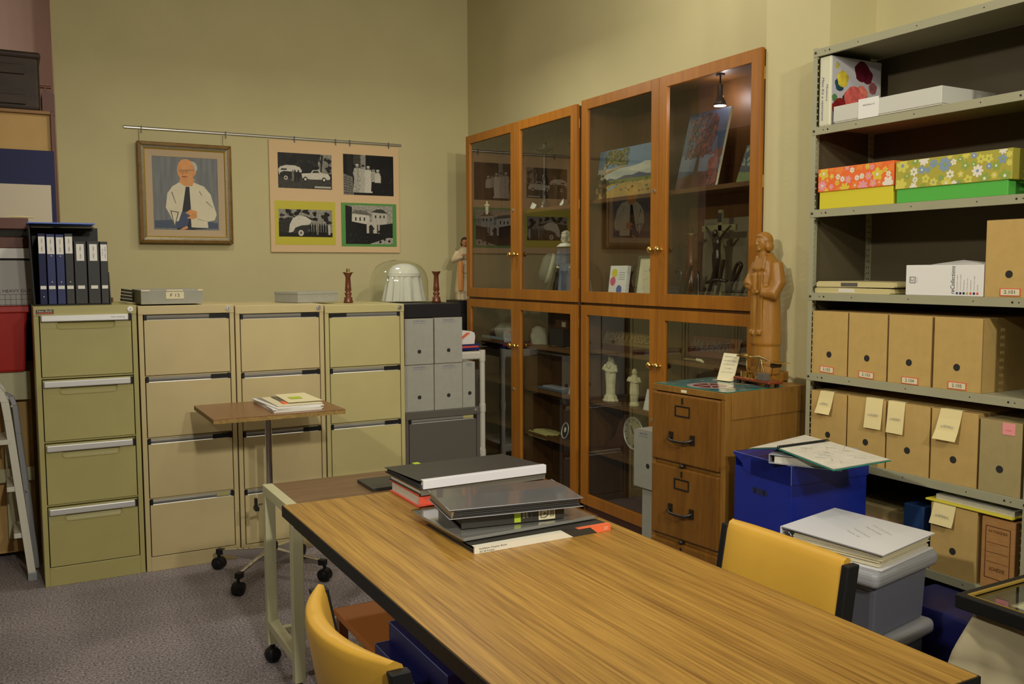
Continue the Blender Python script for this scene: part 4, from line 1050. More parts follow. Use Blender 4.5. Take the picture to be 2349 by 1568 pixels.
# lower shelves of the tall bookcase
t = thing('brass_plaque', 'long sloping brass plaque lettered ROSARY on the upper low shelf', 'plaque', (2.775, 3.80, 1.0665), -90)
T = Tm((0, 0, 0.03), 0, -24)
g = G().box(-0.21, 0, 0, 0.27, 0.008, 0.075, M_brassd, T).build('plate', t, 0.002)
o = text('raised_lettering', 'ROSARY MISSION', mat('bright_brass', (0.62, 0.46, 0.2, 1), 0.3, 0.8), g, (0.03, 0.006, 0.068), 0.43, 0.042, (66, 0, 0)); 
G().box(-0.20, 0.0, 0, 0.26, 0.06, 0.03, M_plinth).build('plaque_block', t)
ivory = dict(robe=M_plaster, skin=M_plaster, hair=M_plaster)
sm1 = dict(body=[(0.0, 0.17, 0.15, 0), (0.03, 0.17, 0.15, 0), (0.04, 0.15, 0.13, 0), (0.10, 0.14, 0.12, 0), (0.14, 0.10, 0.09, 0), (0.30, 0.10, 0.085, 0), (0.50, 0.115, 0.09, 0), (0.62, 0.12, 0.10, 0), (0.72, 0.12, 0.085, 0), (0.80, 0.09, 0.07, 0), (0.85, 0.04, 0.04, 0)],
           fold=lambda a, q: 0.06 * math.cos(9 * a) * max(0, 1 - q),
           arms=[([(0.10, 0, 0.75), (0.14, -0.03, 0.64), (0.04, -0.12, 0.62)], [0.045, 0.05, 0.03]), ([(-0.10, 0, 0.75), (-0.14, -0.03, 0.66), (-0.05, -0.12, 0.66)], [0.045, 0.05, 0.03])],
           extra=[lambda g, k: g.sph((0.02 * k, -0.11 * k, 0.73 * k), (0.035 * k, 0.035 * k, 0.05 * k), M_plaster, 12)],
           head=(0, -0.02, 0.905, 0.06), hair=hair_veil, hairname='veil', hs=0.02, hands=[(0.0, -0.14, 0.63, 1, 1, -1)])
robe_fig('figurine', 'taller ivory figurine of a veiled woman holding a child, left on the shelf', 'figurine', (2.775, 3.925, 0.7915), -65, 0.258, ivory, sm1, vox=0.0022)
sm2 = dict(body=[(0.0, 0.13, 0.11, 0), (0.08, 0.13, 0.11, 0), (0.09, 0.10, 0.08, 0), (0.30, 0.115, 0.09, 0), (0.31, 0.13, 0.105, 0), (0.50, 0.125, 0.10, 0), (0.62, 0.115, 0.09, 0), (0.72, 0.13, 0.085, 0), (0.80, 0.09, 0.07, 0), (0.85, 0.04, 0.04, 0)],
           fold=lambda a, q: 0.04 * math.cos(9 * a) * max(0, 1 - q),
           arms=[([(0.12, 0, 0.76), (0.17, -0.02, 0.66), (0.06, -0.12, 0.64)], [0.045, 0.05, 0.03]), ([(-0.12, 0, 0.76), (-0.17, -0.02, 0.67), (-0.05, -0.12, 0.67)], [0.045, 0.05, 0.03])],
           head=(0, -0.02, 0.91, 0.07), hair=hair_bob, hs=0.024, hands=[(0.02, -0.14, 0.65, 1, 1, -1)])
robe_fig('figurine', 'shorter ivory figurine in a knee-length tunic beside the white card', 'figurine', (2.775, 3.715, 0.7915), -60, 0.195, ivory, sm2, vox=0.002)
canvas('white_card', 'blank white card standing at the right end of the figurine shelf', 'card', (2.740, 3.545, 0.7918), 0.10, 0.105, 14, lambda P: None, th=0.001, base=M_white)
t = thing('mantel_clock', 'dark wooden mantel clock with a pale round dial on the lower shelf', 'clock', (2.795, 3.76, 0.5235), -90)
pf = [(-0.235, 0.0), (0.235, 0.0), (0.235, 0.028), (0.19, 0.045), (0.14, 0.085), (0.115, 0.15), (0.06, 0.205), (0.0, 0.222), (-0.06, 0.205), (-0.115, 0.15), (-0.14, 0.085), (-0.19, 0.045), (-0.235, 0.028)]
G().prism(pf, -0.005, 0.09, 'y', M_plinth).build('clock_case', t, 0.004)
dl = G().cyl((0.03, -0.012, 0.122), (0.03, -0.005, 0.122), 0.082, mat('dial_silver', (0.42, 0.39, 0.26, 1), 0.4, 0.3), n=48).build('dial', t)
G().tube([(0.03 + 0.083 * math.cos(2 * PI * i / 48), -0.012, 0.122 + 0.083 * math.sin(2 * PI * i / 48)) for i in range(48)], 0.0045, M_aluw, 8, closed=True).build('bezel', t)
g = G()
for i in range(12):
    a = 2 * PI * i / 12; c, s = math.cos(a), math.sin(a)
    g.cyl((0.03 + 0.062 * c, -0.0124, 0.122 + 0.062 * s), (0.03 + 0.074 * c, -0.0124, 0.122 + 0.074 * s), 0.0018, M_ink, n=6)
g.build('hour_marks', dl)
G().cyl((0.03, -0.014, 0.122), (0.078, -0.014, 0.120), 0.0026, M_ink, n=6).build('minute_hand', dl); G().cyl((0.03, -0.0145, 0.122), (0.008, -0.0145, 0.158), 0.0028, M_ink, n=6).build('hour_hand', dl)
t = thing('letter_sign', 'dark sign with an orange patch and pale capitals behind the lower right door', 'sign', (2.785, 3.16, 1.0665), -90)
T = Tm((0, 0, 0.02), 0, -24)
pl = G().box(-0.16, 0, 0, 0.17, 0.01, 0.10, M_rbrown, T).box(0.10, -0.001, 0.0, 0.17, 0, 0.10, mat('orange_stain', (0.20, 0.06, 0.012, 1), 0.6), T).build('board', t, 0.002)
text('sign_lettering', 'MAXIMUS', M_gcab, pl, (-0.01, 0.012, 0.069), 0.24, 0.055, (66, 0, 0))
G().box(-0.15, 0.02, 0, 0.16, 0.06, 0.022, M_plinth).build('sign_block', t)
t = thing('ivory_handled_tool', 'small metal tool with a bent ivory handle on the shelf below the sign', 'tool', (2.727, 3.20, 1.0665), -90)
G().tube([(0.02, 0, 0.012), (0.05, 0, 0.010), (0.072, -0.006, 0.006)], [0.007, 0.008, 0.005], M_plaster, 8).build('handle', t)
G().tube([(-0.06, 0, 0.008), (0.02, 0, 0.010)], [0.007, 0.004], M_brassd, 8).build('blade', t)
t = thing('glass_dish', 'low clear glass dish at the right end of the same shelf as the ivory-handled tool', 'dish', (2.76, 2.96, 1.0665))
G().lathe([(0.02, 0.0), (0.03, 0.002), (0.045, 0.02), (0.043, 0.02), (0.028, 0.006), (0, 0.005)], M_dome).build('glass_bowl', t)


# contents of the corner bookcase
def tall_stick(label, loc, tagrot):
    t = thing('candlestick', label, 'candlestick', loc, 0, 'tall bronze candlesticks in the corner bookcase')
    pr = [(0, 0), (0.048, 0), (0.046, 0.012), (0.030, 0.03), (0.018, 0.06), (0.026, 0.075), (0.016, 0.09), (0.022, 0.13), (0.025, 0.17), (0.018, 0.20)]
    for i in range(6): pr += [(0.012, 0.215 + i * 0.018), (0.018, 0.223 + i * 0.018)]
    pr += [(0.012, 0.325), (0.022, 0.335), (0.052, 0.352), (0.054, 0.356), (0.014, 0.358), (0.018, 0.37), (0.018, 0.40), (0, 0.40)]
    G().lathe(pr, M_bronze, n=28).build('bronze_stem', t)
    G().lathe([(0.008, 0.40), (0.009, 0.404), (0.003, 0.408), (0.003, 0.428), (0, 0.43)], M_brass, n=12).build('spike', t)
    G().box(-0.028, 0, 0, 0.022, 0.0008, 0.036, M_white, Tm((-0.052, 0.055, 0.005), -90, -20, tagrot)).build('paper_tag', t)


tall_stick('tall bronze candlestick with a paper tag in the middle of the corner bookcase', (2.80, 4.655, 1.8505), 20)
tall_stick('tall bronze candlestick half hidden by the right-hand stile, paper tag at its left', (2.80, 4.32, 1.8505), -35)
for i, (y, l) in enumerate(((5.36, 'tiny pale figurine at the left end of the upper shelf in the corner bookcase'), (4.93, 'tiny pale figurine half hidden by the left door stile of the corner bookcase'))):
    robe_fig('small_figurine', l, 'figurine', (2.78, y, 1.8505), -60, 0.10, ivory, sm2, vox=0.0018)
t = thing('felt_hat', 'grey felt hat tilted towards the glass on a small wooden stand', 'hat', (2.80, 4.60, 1.3182), -90)
M_felt = mat('grey_felt', (0.14, 0.135, 0.10, 1), 0.95, var=0.1, vs=60)
T = Tm((0.0, 0.03, 0.175), -28, 74, 0)
g = G(); prf = [(0.0, 0.075), (0.05, 0.078), (0.078, 0.065), (0.088, 0.045), (0.092, 0.004)]
g.lathe(prf + [(0.125, -0.002), (0.150, 0.004), (0.150, 0.007), (0.125, 0.001), (0.094, 0.007)], M_felt, n=48, T=T).build('felt_crown_and_brim', t)
G().lathe([(0.0925, 0.008), (0.0935, 0.008), (0.091, 0.032), (0.0895, 0.032)], mat('hat_band', (0.42, 0.40, 0.28, 1), 0.7), n=48, T=T).build('hat_band', t)
G().cyl((0, 0.03, 0), (0, 0.03, 0.10), 0.008, M_case).cyl((0, 0.03, 0), (0, 0.03, 0.008), 0.04, M_case).build('hat_stand', t)
dollm = dict(robe=mat('doll_blue_dress', (0.085, 0.11, 0.16, 1), 0.8, var=0.15, vs=30), skin=mat('china_face', (0.62, 0.56, 0.42, 1), 0.25), hair=mat('doll_bonnet', (0.60, 0.55, 0.40, 1), 0.5))
dst = dict(body=[(0.0, 0.13, 0.10, 0), (0.30, 0.115, 0.09, 0), (0.58, 0.085, 0.065, 0), (0.66, 0.09, 0.065, 0), (0.75, 0.095, 0.06, 0), (0.79, 0.05, 0.045, 0), (0.82, 0.03, 0.03, 0)], fold=lambda a, q: 0.08 * math.cos(11 * a) * max(0, 1 - q * 1.2),
           arms=[([(0.085, 0, 0.76), (0.125, -0.01, 0.62), (0.12, -0.04, 0.50)], [0.03, 0.03, 0.02]), ([(-0.085, 0, 0.76), (-0.125, -0.01, 0.62), (-0.12, -0.04, 0.50)], [0.03, 0.03, 0.02])],
           head=(0, -0.01, 0.905, 0.078), hair=hair_bob, hs=0.022, hands=[(0.12, -0.05, 0.48, -1, -1, -1), (-0.12, -0.05, 0.48, 1, -1, 1)])
t = robe_fig('china_doll', 'china doll in a blue dress at the right end of the shelf beside the hat', 'doll', (2.745, 4.325, 1.3182), -62, 0.395, dollm, dst, vox=0.0035)
G().lathe([(0.03, 0.314), (0.052, 0.302), (0.054, 0.305), (0.032, 0.322)], M_white, n=28).build('white_collar', t)
# lower part of the corner bookcase
t = thing('folded_linen', 'crumpled grey linen in the upper left compartment of the corner bookcase', 'linen', (2.835, 5.1, 1.0475))
rs = random.Random(3)
M_dcl = mat('dim_linen', (0.30, 0.28, 0.20, 1), 0.9, var=0.2, vs=15)
G().loft([(0, 0, 0, 0.07, 0.21), (0, 0, 0.03, 0.075, 0.215), (0, 0.01, 0.06, 0.07, 0.20), (0.01, 0.02, 0.09, 0.05, 0.16), (0, 0.03, 0.10, 0.02, 0.08)], M_dcl, 40, fold=lambda a, q: 0.07 * math.sin(5 * a + 4 * q) + 0.03 * math.sin(11 * a)).build('cloth_folds', t)
o = G().box(2.72, 4.90, 1.0475 - 0.0005, 2.74, 5.33, 1.062, mat('grey_blue_sheet', (0.20, 0.26, 0.28, 1), 0.5)).build('grey_blue_sheet'); tag(o, 'flat grey blue sheet lying in front of the crumpled linen', 'sheet')
t = thing('dark_case', 'dark upright case with a small cream label behind the lower door of the corner bookcase', 'case', (2.80, 4.47, 1.0475), -90)
G().box(-0.075, -0.03, 0, 0.075, 0.08, 0.10, M_gap).box(-0.06, -0.0, 0.10, 0.07, 0.07, 0.155, M_rbrown).build('case_body', t, 0.003)
G().box(0.015, -0.0012, 0.112, 0.055, 0.0, 0.140, M_offw).build('label', t)
t = thing('pale_cloth', 'crumpled pale cloth left of the dark case behind glass', 'linen', (2.77, 4.665, 1.0475))
G().loft([(0, 0, 0, 0.05, 0.055), (0, 0, 0.05, 0.052, 0.055), (0, 0.005, 0.09, 0.035, 0.045), (0, 0.01, 0.105, 0.01, 0.02)], M_dcl, 32, fold=lambda a, q: 0.12 * math.sin(4 * a + 5 * q)).build('cloth_folds', t)
for y, l in ((4.505, 'left'), (4.395, 'middle'), (4.245, 'right')):
    o = G().tube([(2.722, y + 0.02, 1.0535), (2.722, y - 0.012, 1.056)], [0.004, 0.002], M_chrome, 8).sph((2.722, y + 0.027, 1.054), (0.006, 0.011, 0.004), M_chrome, 10).build('silver_spoon')
    tag(o, {'left': 'small silver spoon directly in front of the dark case', 'middle': 'small silver spoon just right of the dark case', 'right': 'small silver spoon nearest the right stile of the corner bookcase'}[l], 'spoon', 'silver spoons on the low shelf')
o = G().box(2.71, 4.30, 0.7915, 2.80, 4.58, 0.803, mat('blue_grey_cloth', (0.07, 0.10, 0.13, 1), 0.8)).box(2.72, 4.34, 0.803, 2.79, 4.54, 0.812, M_lid).build('folded_blue_cloth', None, 0.002); tag(o, 'folded blue grey cloth on the middle low shelf of the corner bookcase', 'cloth')
canvas('standing_card', 'small grey card standing at the right end of the folded blue cloth shelf', 'card', (2.725, 4.235, 0.7915), 0.075, 0.06, 18, lambda P: None, th=0.001, base=M_grayc)
t = thing('yellowed_doily', 'yellowed round doily hanging over the lowest shelf of the corner bookcase', 'doily', (2.765, 4.565, 0.5222))
G().loft([(0, 0, 0.0, 0.062, 0.12), (0, 0, 0.004, 0.062, 0.12)], mat('yellowed_lace', (0.55, 0.50, 0.18, 1), 0.9), 48, fold=lambda a, q: 0.05 * math.cos(12 * a)).box(-0.064, -0.10, -0.028, -0.061, 0.11, 0.004, mat('yellowed_lace', (0.55, 0.50, 0.18, 1), 0.9)).build('lace', t)
t = thing('oval_picture', 'small oval framed picture with a silvery rim on the lowest shelf', 'picture frame', (2.735, 4.33, 0.5222), -85)
T = Tm((0, 0, 0.002), 0, -12)
G().tube([(0.03 * math.cos(2 * PI * i / 32), 0, 0.047 + 0.045 * math.sin(2 * PI * i / 32)) for i in range(32)], 0.004, M_aluw, 8, T=T, closed=True).build('oval_rim', t)
g = G().cyl((0, 0.0005, 0.047), (0, 0.004, 0.047), 0.03, M_bronze, n=32, T=T @ Matrix.Scale(1.0, 4))
g.sph((0, -0.001, 0.052), (0.011, 0.003, 0.016), M_offw, 12, T).build('oval_image', t)

# black stand and praying statue in the corner
t = thing('black_stand', 'tall black stand in the corner carrying the painted praying statue', 'stand', (2.76, 5.66, 0))
G().box(-0.13, -0.12, 0, 0.13, 0.12, 1.20, M_black).box(-0.10, -0.10, 1.20, 0.10, 0.10, 1.285, M_black).build('stand_body', t, 0.004)
pmats = dict(robe=mat('painted_cream_robe', (0.62, 0.50, 0.30, 1), 0.45), skin=M_skin, hair=mat('painted_brown_hair', (0.045, 0.02, 0.01, 1), 0.5))
pst = dict(body=[(0.0, 0.15, 0.13, 0), (0.10, 0.15, 0.13, 0), (0.14, 0.16, 0.14, 0), (0.40, 0.135, 0.115, 0), (0.60, 0.115, 0.095, 0), (0.70, 0.125, 0.09, 0), (0.78, 0.11, 0.075, 0), (0.83, 0.05, 0.05, 0)], fold=lambda a, q: 0.03 * math.cos(10 * a) * max(0, 1 - q),
           arms=[([(0.11, 0, 0.76), (0.17, -0.03, 0.63), (0.03, -0.14, 0.68)], [0.045, 0.06, 0.03]), ([(-0.11, 0, 0.76), (-0.17, -0.03, 0.63), (-0.03, -0.14, 0.68)], [0.045, 0.06, 0.03])],
           head=(0, -0.02, 0.91, 0.065), hair=hair_bob, hs=0.024, hands=[(-0.006, -0.155, 0.70, 1, 1, -1), (0.006, -0.155, 0.70, -1, 1, 1)])
t = robe_fig('praying_statue', 'painted statue of a praying figure in a cream robe, half hidden behind the corner bookcase', 'statue', (2.76, 5.66, 1.2855), -25, 0.44, pmats, pst, vox=0.004)
for s in (-1, 1): G().box(s * 0.03 - 0.016, -0.072, 0.07, s * 0.03 + 0.016, -0.058, 0.27, M_tan if False else mat('painted_orange_band', (0.55, 0.20, 0.03, 1), 0.5), Tm((0, 0, 0), 0, 4)).build('orange_band', t, 0.003)
G().tube([(0.03 * math.cos(2 * PI * i / 24), -0.085, 0.235 + 0.05 * math.sin(2 * PI * i / 24)) for i in range(24)], 0.0018, M_turned, 6, closed=True).build('rosary', t)
# ------------------------------------------------------------------ oak filing cabinet with statue, scales, mat and card
CR = -84.5
CX, CY = 2.209, 2.625
cab = thing('oak_filing_cabinet', 'old oak three-drawer filing cabinet with bronze handles, left of the steel shelving', 'filing cabinet', (CX, CY, 0), CR)
w2, dp, H = 0.190, 0.452, 1.045
g = G()
g.box(-w2, 0, 0.0, -w2 + 0.022, dp, H - 0.02, M_oak).box(w2 - 0.022, 0, 0, w2, dp, H - 0.02, M_oak).box(-w2 + 0.022, dp - 0.012, 0, w2 - 0.022, dp, H - 0.02, M_oak)
g.box(-w2, -0.003, H - 0.024, w2, dp, H, M_oak)
for z in (0.02, 0.155, 0.452, 0.748): g.box(-w2 + 0.022, 0.004, z - 0.012, w2 - 0.022, dp - 0.012, z + 0.006, M_oak)
g.box(-w2 + 0.022, 0.03, 0.02, w2 - 0.022, 0.035, H - 0.02, M_gap)
g.box(w2, 0.03, H - 0.10, w2 + 0.004, dp, H - 0.0, M_oak)
g.build('carcass', cab, 0.002)
M_oakd = wood('drawer_oak', (0.135, 0.054, 0.007, 1), (0.22, 0.094, 0.014, 1), (2.5, 2.5, 0.35), 0.38, dist=1.0)
for a, b in ((1.017, 0.754), (0.736, 0.460), (0.440, 0.165)):
    dr = G().box(-w2 + 0.012, -0.014, b, w2 - 0.020, 0.02, a, M_oakd).build('drawer', cab, 0.006)
    zc = a - 0.062
    framed(G(), 0.039, 0.0215, 0.006, -0.020, -0.019, M_bronze).build('label_holder', dr, 0.001, (-0.012, 0.003, zc))
    G().box(-0.0035, -0.0175, a - 0.034, 0.0035, -0.0135, a - 0.010, M_bronze).build('keyhole_plate', dr, 0.001, (-0.012, 0, 0))
    zh = a - 0.163
    h = G().box(-0.066, -0.020, zh - 0.018, -0.046, -0.013, zh + 0.018, M_bronze).box(0.046, -0.020, zh - 0.018, 0.066, -0.013, zh + 0.018, M_bronze)
    h.tube([(-0.056, -0.016, zh), (-0.052, -0.036, zh - 0.004), (-0.030, -0.044, zh - 0.010), (0.030, -0.044, zh - 0.010), (0.052, -0.036, zh - 0.004), (0.056, -0.016, zh)], [0.006, 0.006, 0.0055, 0.0055, 0.006, 0.006], M_bronze, 10)
    h.build('handle', dr, 0, (-0.012, 0, 0))
    G().sph((-0.012, -0.013, b - 0.008), (0.011, 0.012, 0.009), M_bronze, 12).build('drawer_stop', dr)
G().box(-0.030, -0.0045, H - 0.019, -0.002, -0.003, H - 0.009, M_offw).build('paper_label', cab)


def oncab(lx, ly, z=H): return (Matrix.Translation((CX, CY, 0)) @ Matrix.Rotation(R(CR), 4, 'Z') @ Vector((lx, ly, z)))


# round rose mat
t = thing('printed_mat', 'blue green glossy printed mat with a red circular emblem on the oak cabinet', 'mat', tuple(oncab(0, 0.02)), CR)
M_mat = mat('teal_print', (0.07, 0.17, 0.17, 1), 0.12, var=0.5, vs=14)
g = G().box(-w2 + 0.01, -0.012, 0.0005, w2 - 0.004, 0.30, 0.0025, M_mat)
g.box(-w2 + 0.01, -0.012, 0.0005, w2 - 0.004, -0.008, 0.0029, M_teal).box(w2 - 0.008, -0.012, 0.0005, w2 - 0.004, 0.30, 0.0029, M_teal)
md = G()


def disc(g, cx, cy, r, z, m, n=40, r1=None): g.add([(cx + r * math.cos(2 * PI * i / n), cy + (r1 or r) * math.sin(2 * PI * i / n), z) for i in range(n)], [tuple(range(n))], m)


disc(g, 0.01, 0.09, 0.088, 0.0028, mat('mat_pale_ring', (0.50, 0.44, 0.42, 1), 0.12)); disc(g, 0.01, 0.09, 0.064, 0.0030, mat('mat_red_disc', (0.22, 0.035, 0.03, 1), 0.12))
for a in (20, 80, 140):
    c, s = math.cos(R(a)), math.sin(R(a)); g.box(-0.062, -0.003, 0.0031, 0.062, 0.003, 0.0033, mat('mat_pale_ring', (0.5, 0.44, 0.42, 1), 0.12), Tm((0.01, 0.09, 0), a))
rs = random.Random(5)
for i in range(26):
    x, y = rs.uniform(-w2 + 0.03, w2 - 0.03), rs.uniform(0.0, 0.29)
    if (x - 0.01) ** 2 + (y - 0.09) ** 2 > 0.0095: disc(g, x, y, rs.uniform(0.006, 0.02), 0.0028 + i * 1e-5, rs.choice([mat('mat_pale_ring', (0.5, 0.44, 0.42, 1), 0.12), mat('mat_blue', (0.05, 0.12, 0.2, 1), 0.12), mat('mat_gold', (0.4, 0.3, 0.1, 1), 0.12)]), 10)
g.build('printed_sheet', t)

# the statue
sp = (2.618, 2.640, 1.0455)
t = robe_fig('carved_statue', 'tall carved wooden statue of a robed figure standing on the oak cabinet', 'statue', sp, -92, 0.595, dict(robe=M_carve, skin=M_carve, hair=M_carve), sty, vox=0.0045, slab=None)
G().box(-0.052, -0.083, 0.0, 0.052, 0.083, 0.038, M_carve).build('pedestal', t, 0.003, None, (0, 0, R(92 + CR)))

# brass letter scales
t = thing('brass_scales', 'antique brass letter scales on a polished red-brown board, in front of the statue', 'scales', (2.488, 2.548, 1.0492), -96)
G().box(-0.108, -0.035, 0.012, 0.108, 0.035, 0.024, M_mahog).build('base_board', t, 0.005)
for x in (-0.085, 0.085):
    for y in (-0.022, 0.022): G().cyl((x, y, 0), (x, y, 0.013), 0.009, M_black, n=12).build('foot', t)
fr_ = G(); zb = 0.024
for s in (-1, 1): fr_.tube([(0.012 + s * 0.024, 0, zb), (0.012 + s * 0.030, 0, zb + 0.02), (0.012 + s * 0.012, 0, zb + 0.055), (0.012 + s * 0.006, 0, zb + 0.078)], 0.0035, M_brassd, 8)
fr_.cyl((0.012, 0, zb), (0.012, 0, zb + 0.012), 0.016, M_brass); fr_.cyl((0.012, 0, zb + 0.012), (0.012, 0, zb + 0.075), 0.004, M_brassd)
fr_.build('lyre_frame', t)
G().tube([(-0.075, 0, zb + 0.074), (0.012, 0, zb + 0.084), (0.095, 0, zb + 0.066)], [0.0035, 0.006, 0.0035], M_brassd, 8).build('beam', t)
G().tube([(-0.070, 0, zb + 0.072), (-0.066, 0, zb + 0.03), (-0.05, 0, zb + 0.02), (0.08, 0, zb + 0.018), (0.088, 0, zb + 0.062)], 0.002, M_brassd, 6).build('stay', t)
G().cyl((-0.075, 0, zb + 0.078), (-0.075, 0, zb + 0.083), 0.035, M_brass, n=28).cyl((-0.075, 0, zb + 0.083), (-0.075, 0, zb + 0.090), 0.020, M_brassd, n=20).build('round_pan', t)
G().box(0.055, -0.030, zb + 0.070, 0.150, 0.030, zb + 0.0725, M_brass).build('flat_pan', t, 0.001)
G().cyl((0.105, -0.02, zb + 0.060), (0.105, 0.02, zb + 0.060), 0.009, M_bronze, n=14).build('counterweight', t)
G().cyl((-0.062, -0.012, zb), (-0.062, -0.012, zb + 0.024), 0.0165, M_brass, n=24).build('weight', t); G().cyl((-0.058, 0.016, zb), (-0.058, 0.016, zb + 0.018), 0.012, M_brass, n=24).build('weight', t)
G().cyl((-0.018, -0.016, zb), (-0.018, -0.016, zb + 0.014), 0.010, M_brass, n=20).build('weight', t)
G().box(0.035, -0.032, zb, 0.078, -0.004, zb + 0.026, M_gcab).build('weight_block', t, 0.001)

# folded card
t = thing('folded_card', 'folded cream information card standing on the mat left of the scales', 'card', (2.475, 2.715, 1.0492), -84)
G().add([(-0.042, 0, 0), (0.042, 0, 0), (0.046, 0.035, 0.105), (-0.038, 0.035, 0.105)], [(0, 1, 2, 3)], M_offw).add([(-0.042, 0.003, 0), (0.042, 0.003, 0), (0.046, 0.036, 0.105), (-0.038, 0.036, 0.105)], [(3, 2, 1, 0)], M_offw).add([(-0.042, 0.0, 0), (0.042, 0.0, 0), (0.048, -0.026, 0.001), (-0.046, -0.026, 0.001)], [(3, 2, 1, 0)], M_offw).build('card', t)
for i, s in enumerate(('THE LETTER SCALES', 'were used in the office', 'of the Superior General', 'for weighing', 'parcels and letters')):
    z = 0.092 - i * 0.015; text('card_lettering', s, M_inkg, t, (0.003, 0.035 * z / 0.105 - 0.001, z), 0.060 if i != 3 else 0.035, 0.0045, (71.5, 0, 0))

# grey boxes squeezed between bookcase and oak cabinet
G2 = 'grey archive boxes behind the oak cabinet'
arch_box('grey archive box upper one of two standing left of the oak cabinet', (2.37, 3.105, 0.542), -88, 0.130, 0.252, 0.24, M_grayc, G2, 0.40, PR, name='grey_archive_box', hx=0.03)
o = G().box(2.395, 3.03, 0, 2.60, 3.145, 0.5415, M_grayc).box(2.397, 3.032, 0.535, 2.598, 3.143, 0.5417, M_flute).build('tall_grey_carton', None, 0.003); tag(o, 'tall plain grey carton under the archive box left of the oak cabinet', 'carton')

# ------------------------------------------------------------------ steel shelving
SX, SY0, SY1, SD = 2.600, 2.408, 1.545, 0.335
SYC = (SY0 + SY1) / 2; SW = (SY0 - SY1) / 2
sh = thing('steel_shelving', 'olive grey steel shelving holding archive boxes against the right wall', 'shelf unit', (SX, SYC, 0), -90)
SZT = 2.292
levels = [2.288, 2.007, 1.708, 1.403, 1.104, 0.804, 0.504, 0.12]


def perforated(x, y0, y1, z0, z1, cols, pitch, hs, m):
    """flat sheet in the YZ plane with two columns of square holes"""
    g = G(); ys = sorted([y0, y1] + [c - hs / 2 for c in cols] + [c + hs / 2 for c in cols])
    n = int((z1 - z0) / pitch)
    for i in range(len(ys) - 1):
        mid = (ys[i] + ys[i + 1]) / 2
        if any(abs(mid - c) < hs / 2 for c in cols):
            z = z0
            for k in range(n):
                zc = z0 + (k + 0.5) * pitch
                g.box(x, ys[i], z, x + 0.0012, ys[i + 1], zc - hs / 2, m); z = zc + hs / 2
            g.box(x, ys[i], z, x + 0.0012, ys[i + 1], z1, m)
        else: g.box(x, ys[i], z0, x + 0.0012, ys[i + 1], z1, m)
    return g


for s in (-1, 1):
    xo = s * SW
    for ya in (0.0, SD - 0.036):
        g = perforated(xo - (0.0012 if s > 0 else 0), ya, ya + 0.036, 0, SZT, (ya + 0.013, ya + 0.024), 0.0225, 0.006, M_steel)
        if ya == 0: g.box(xo, -0.0016, 0, xo - s * 0.019, 0, SZT, M_steel)
        else: g.box(xo, SD - 0.0016, 0, xo - s * 0.019, SD, SZT, M_steel)
        g.build('post', sh)
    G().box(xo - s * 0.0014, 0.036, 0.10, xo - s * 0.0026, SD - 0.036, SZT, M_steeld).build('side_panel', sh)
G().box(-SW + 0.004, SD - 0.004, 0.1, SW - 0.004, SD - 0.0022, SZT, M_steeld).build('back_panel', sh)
for z in levels:
    g = G().box(-SW + 0.003, 0.001, z - 0.0015, SW - 0.003, SD - 0.006, z, M_steel)
    g.box(-SW + 0.003, -0.0032, z - 0.028, SW - 0.003, -0.0017, z, M_steel).box(-SW + 0.003, -0.003, z - 0.028, SW - 0.003, 0.008, z - 0.0265, M_steel)
    so = g.build('shelf', sh, 0.0008)
    for x, q, r in [(k * (SW - 0.012), 0.0055, 0.0042) for k in (-1, 1)] + [(x, 0.0036, 0.0022) for x in (-SW + 0.055, -SW + 0.20, 0.0, SW - 0.20, SW - 0.055)] + [(k * (SW - 0.075), 0.0036, 0.0036) for k in (-1, 1)]:
        G().cyl((x, -0.0032, z - 0.0135), (x, -q, z - 0.0135), r, M_gap, n=10).build('bolt', so)


def wy(y): return y  # world y


def shelf_box(label, ya, yb, z, h, m, gr, **k):
    return arch_box(label, (SX + 0.004, (ya + yb) / 2, z + 0.0004), -90, abs(ya - yb) - 0.004, h, 0.32, m, gr, **k)


gr5 = 'numbered brown archive boxes'
shelf_box('brown archive box labelled 2.101 beside the white list-print box', 1.716, 1.560, 1.403, 0.232, M_card, gr5, hole=0.30, number=('2.101', 0.006, 0.016, 0))
shelf_box('brown archive box labelled 2.102, first of its row', 2.390, 2.226, 1.104, 0.232, M_card, gr5, hole=0.32, number=('2.102', -0.008, 0.018, 2))
shelf_box('brown archive box labelled 2.103, second of its row', 2.223, 2.059, 1.104, 0.232, M_card, gr5, hole=0.32, number=('2.103', 0.0, 0.016, 2))
shelf_box('brown archive box labelled 2.104, third of its row', 2.055, 1.888, 1.104, 0.232, M_card, gr5, hole=0.32, number=('2.104', 0.006, 0.014, 0))
shelf_box('brown archive box labelled 2.105, fourth of its row', 1.882, 1.713, 1.104, 0.232, M_card, gr5, hole=0.32, number=('2.105', 0.004, 0.016, 0))
gr6 = 'brown archive boxes with paper notes'
shelf_box('brown archive box with a narrow folded yellow note, leftmost below 2.102', 2.388, 2.222, 0.804, 0.236, M_card, gr6, hole=0.33, note=(-0.002, 0.062, 0.082, 0.06, M_note, 'o/SMALL'))
shelf_box('brown archive box with a long yellow note at its right edge, below 2.103', 2.219, 2.055, 0.804, 0.236, M_card, gr6, hole=0.33, note=(0.036, 0.070, 0.105, 0.0, M_note, 'o/SIZED'))
shelf_box('brown archive box with a straight yellow note at its left edge, below 2.104', 2.052, 1.884, 0.804, 0.236, M_card, gr6, hole=0.33, note=(-0.043, 0.066, 0.108, 0.0, M_note, 'o/SIZED'))
shelf_box('brown archive box with a slanting yellow note, below 2.105', 1.881, 1.716, 0.804, 0.236, M_card, gr6, hole=0.33, note=(-0.006, 0.074, 0.098, 0.08, M_note, 'o/SMALL'))
